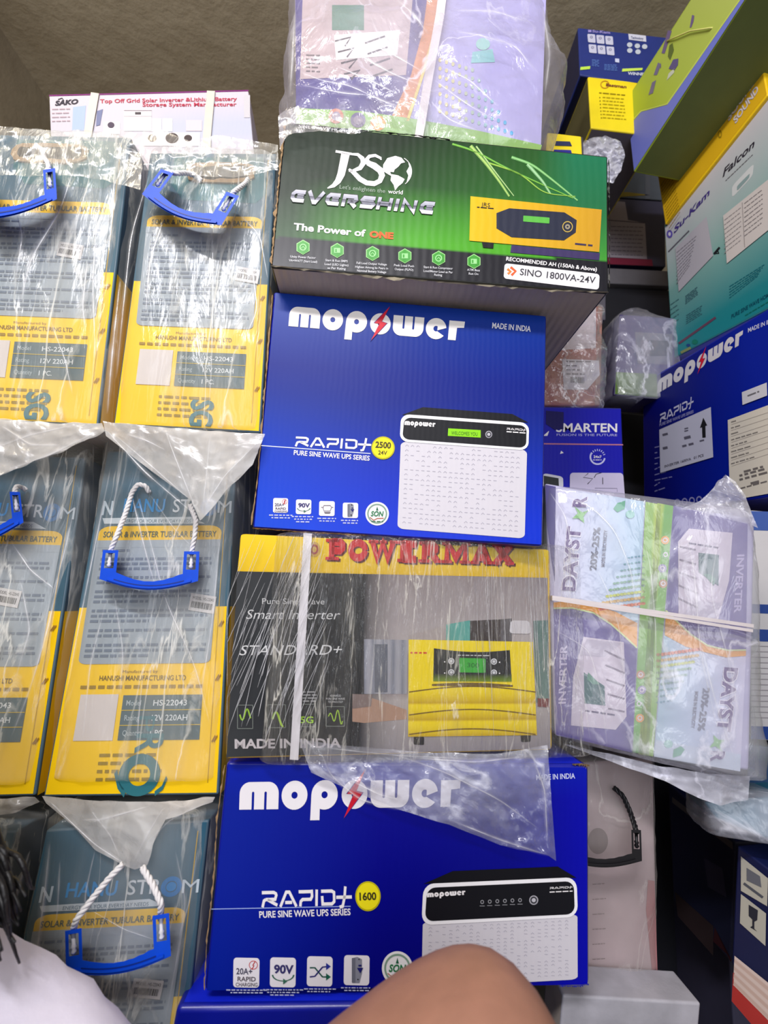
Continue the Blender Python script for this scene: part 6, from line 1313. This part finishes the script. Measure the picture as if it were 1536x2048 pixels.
for base, sy in ((29, 1), (34, -1)):
    p = V(B[base][0])
    for k, (dy, ln) in enumerate(((.022, .060), (.008, .070), (-.007, .066), (-.021, .052))):
        i0 = len(B); B += [(tuple(p+V((.022, dy, -.004))), (.008, .008)), (tuple(p+V((.022+ln*.5, dy*1.15, -.012))), (.0075, .0075)), (tuple(p+V((.022+ln*.9, dy*1.2, -.032))), (.0065, .0065))]
        E_ += [(base, i0), (i0, i0+1), (i0+1, i0+2)]
    i0 = len(B); B += [(tuple(p+V((-.012, -.026*sy, -.006))), (.010, .010)), (tuple(p+V((.018, -.044*sy, -.012))), (.009, .009)), (tuple(p+V((.04, -.048*sy, -.02))), (.007, .007))]
    E_ += [(base-1, i0), (i0, i0+1), (i0+1, i0+2)]
per = thing('person', 'person in a white top with black hair, a bare bent knee raised before the stack', 'person', (-0.2, 0.31, 0.0))
bd = skinned('body', B, E_, SKIN, per, 3)
smd = bd.modifiers.new('smooth', 'SMOOTH'); smd.factor = 0.5; smd.iterations = 8
vg = bd.vertex_groups.new(name='legs'); vg.add([v.index for v in bd.data.vertices if v.co.x > 0.02], 1.0, 'REPLACE'); smd.vertex_group = 'legs'
TP = [((-.31, .31, .16), (.150, .125)), ((-.36, .33, .25), (.142, .115)), ((-.395, .375, .345), (.130, .105)), ((-.42, .38, .445), (.060, .060)),
      ((-.35, .43, .420), (.080, .076)), ((-.25, .445, .392), (.068, .066)), ((-.165, .448, .362), (.060, .058)), ((-.385, .27, .395), (.070, .068)), ((-.31, .20, .335), (.060, .058)), ((-.24, .16, .28), (.054, .05))]
top = skinned('white_top', TP, [(0, 1), (1, 2), (2, 3), (2, 4), (4, 5), (5, 6), (2, 7), (7, 8), (8, 9)], CLOTH, per, 3)
for v in top.data.vertices:
    p = v.co; r = ridge(V((p.x*9+p.z*5, p.y*7, p.z*9)))*0.006+0.002*ridge(V((p.x*22, p.y*20, p.z*22))); v.co = p+v.normal*r
skinned('dark_shorts', [((-.30, .31, .13), (.155, .13)), ((-.19, .36, .19), (.112, .112)), ((-.10, .36, .31), (.104, .104)), ((-.19, .235, .18), (.112, .112)), ((-.12, .208, .255), (.104, .104))], [(0, 1), (1, 2), (0, 3), (3, 4)], DARKC, per)
mb = MB(); rd = random.Random(8); hc = V((-.448, .388, .65))
for k in range(320):
    a_ = rd.uniform(0, 2*math.pi); e_ = rd.uniform(-0.1, 1.35)
    d = V((math.cos(a_)*math.cos(e_), math.sin(a_)*math.cos(e_), math.sin(e_)))
    if d.x > 0.55 and d.z < 0.5: continue
    p = hc+V((d.x*.088, d.y*.09, d.z*.10)); pts = [p]; out = V((d.x, d.y, 0)); out = out.normalized() if out.length > .01 else V((-1, 0, 0))
    ln = rd.uniform(.10, .30) if d.x < 0.3 else rd.uniform(.05, .12)
    for i in range(1, 13):
        t = i/12; q = p+out*(.030*min(1, t*2)+.012*math.sin(t*25+k))+V((0.004*math.cos(t*22+k), 0.006*math.sin(t*24+k*2), -ln*t)); pts.append(q)
    mb.tube(pts, [.0042]*9+[.0036, .003, .002, .001], 5)
for k in range(150):       # locks that fall forward over the near shoulder
    p = hc+V((.02+rd.uniform(-.03, .03), .075+rd.uniform(-.02, .02), .0+rd.uniform(-.02, .03))); e = V((-.300+rd.uniform(-.06, .030), .440+rd.uniform(-.03, .015), .515+rd.uniform(-.02, .03)))
    mb.tube([p*(1-t)+e*t+V((.005*math.sin(t*26+k), .005*math.cos(t*28+k), .015*math.sin(t*3.1)+.005*math.sin(t*34+k))) for t in [i/40 for i in range(41)]], [.0024]*36+[.0022, .002, .0016, .0012, .001], 5)
hr = mb.build('black_hair', HAIR, per, True, False)
me_ = MB()
for sy in (-1, 1):
    mm = MB(); cx_ = V((-.373, .387+.030*sy, .642))
    for j in range(7):
        pass
    bm = bmesh.new(); bmesh.ops.create_uvsphere(bm, u_segments=16, v_segments=10, radius=.0115); mm.add([v.co+cx_ for v in bm.verts], [tuple(v.index for v in f.verts) for f in bm.faces]); bm.free()
    ey = mm.build('eye', mat('eye_white', c(225, 222, 215), 0.2), per, True)
    mm = MB(); bm = bmesh.new(); bmesh.ops.create_uvsphere(bm, u_segments=12, v_segments=8, radius=.0055); mm.add([v.co+cx_+V((.0078, 0, 0)) for v in bm.verts], [tuple(v.index for v in f.verts) for f in bm.faces]); bm.free()
    mm.build('iris', mat('dark_iris', c(35, 22, 14), 0.15), ey, True)
mm = MB(); mm.tube([(-.371, .387-.020, .587), (-.363, .387, .585), (-.371, .387+.020, .587)], [.003, .0065, .003], 8); mm.build('lips', mat('lips', c(130, 70, 66), 0.45), per, True)

folds(b2.root, b2.face.at, [([(230, 870), (300, 930), (380, 1000)], 5), ([(520, 880), (450, 950), (405, 1020)], 5), ([(330, 862), (360, 940), (392, 1020)], 4), ([(420, 866), (414, 940), (404, 1030)], 3), ([(250, 868), (290, 880), (330, 900)], 6), ([(212, 860), (290, 945), (390, 1030)], 5)], 0.028, seed=21)
folds(b4.root, b4.face.at, [([(95, 1600), (190, 1690), (260, 1735)], 5), ([(330, 1610), (300, 1660), (265, 1725)], 4), ([(180, 1620), (220, 1670), (240, 1715)], 6), ([(160, 1640), (200, 1640), (300, 1612)], 5), ([(420, 1602), (340, 1640), (300, 1680)], 4)], 0.026, seed=22)
folds(b1.root, b1.face.at, [([(200, 860), (100, 910), (0, 945)], 5), ([(150, 850), (60, 870), (-20, 900)], 5), ([(0, 850), (60, 890), (120, 890)], 6)], 0.03, seed=23)

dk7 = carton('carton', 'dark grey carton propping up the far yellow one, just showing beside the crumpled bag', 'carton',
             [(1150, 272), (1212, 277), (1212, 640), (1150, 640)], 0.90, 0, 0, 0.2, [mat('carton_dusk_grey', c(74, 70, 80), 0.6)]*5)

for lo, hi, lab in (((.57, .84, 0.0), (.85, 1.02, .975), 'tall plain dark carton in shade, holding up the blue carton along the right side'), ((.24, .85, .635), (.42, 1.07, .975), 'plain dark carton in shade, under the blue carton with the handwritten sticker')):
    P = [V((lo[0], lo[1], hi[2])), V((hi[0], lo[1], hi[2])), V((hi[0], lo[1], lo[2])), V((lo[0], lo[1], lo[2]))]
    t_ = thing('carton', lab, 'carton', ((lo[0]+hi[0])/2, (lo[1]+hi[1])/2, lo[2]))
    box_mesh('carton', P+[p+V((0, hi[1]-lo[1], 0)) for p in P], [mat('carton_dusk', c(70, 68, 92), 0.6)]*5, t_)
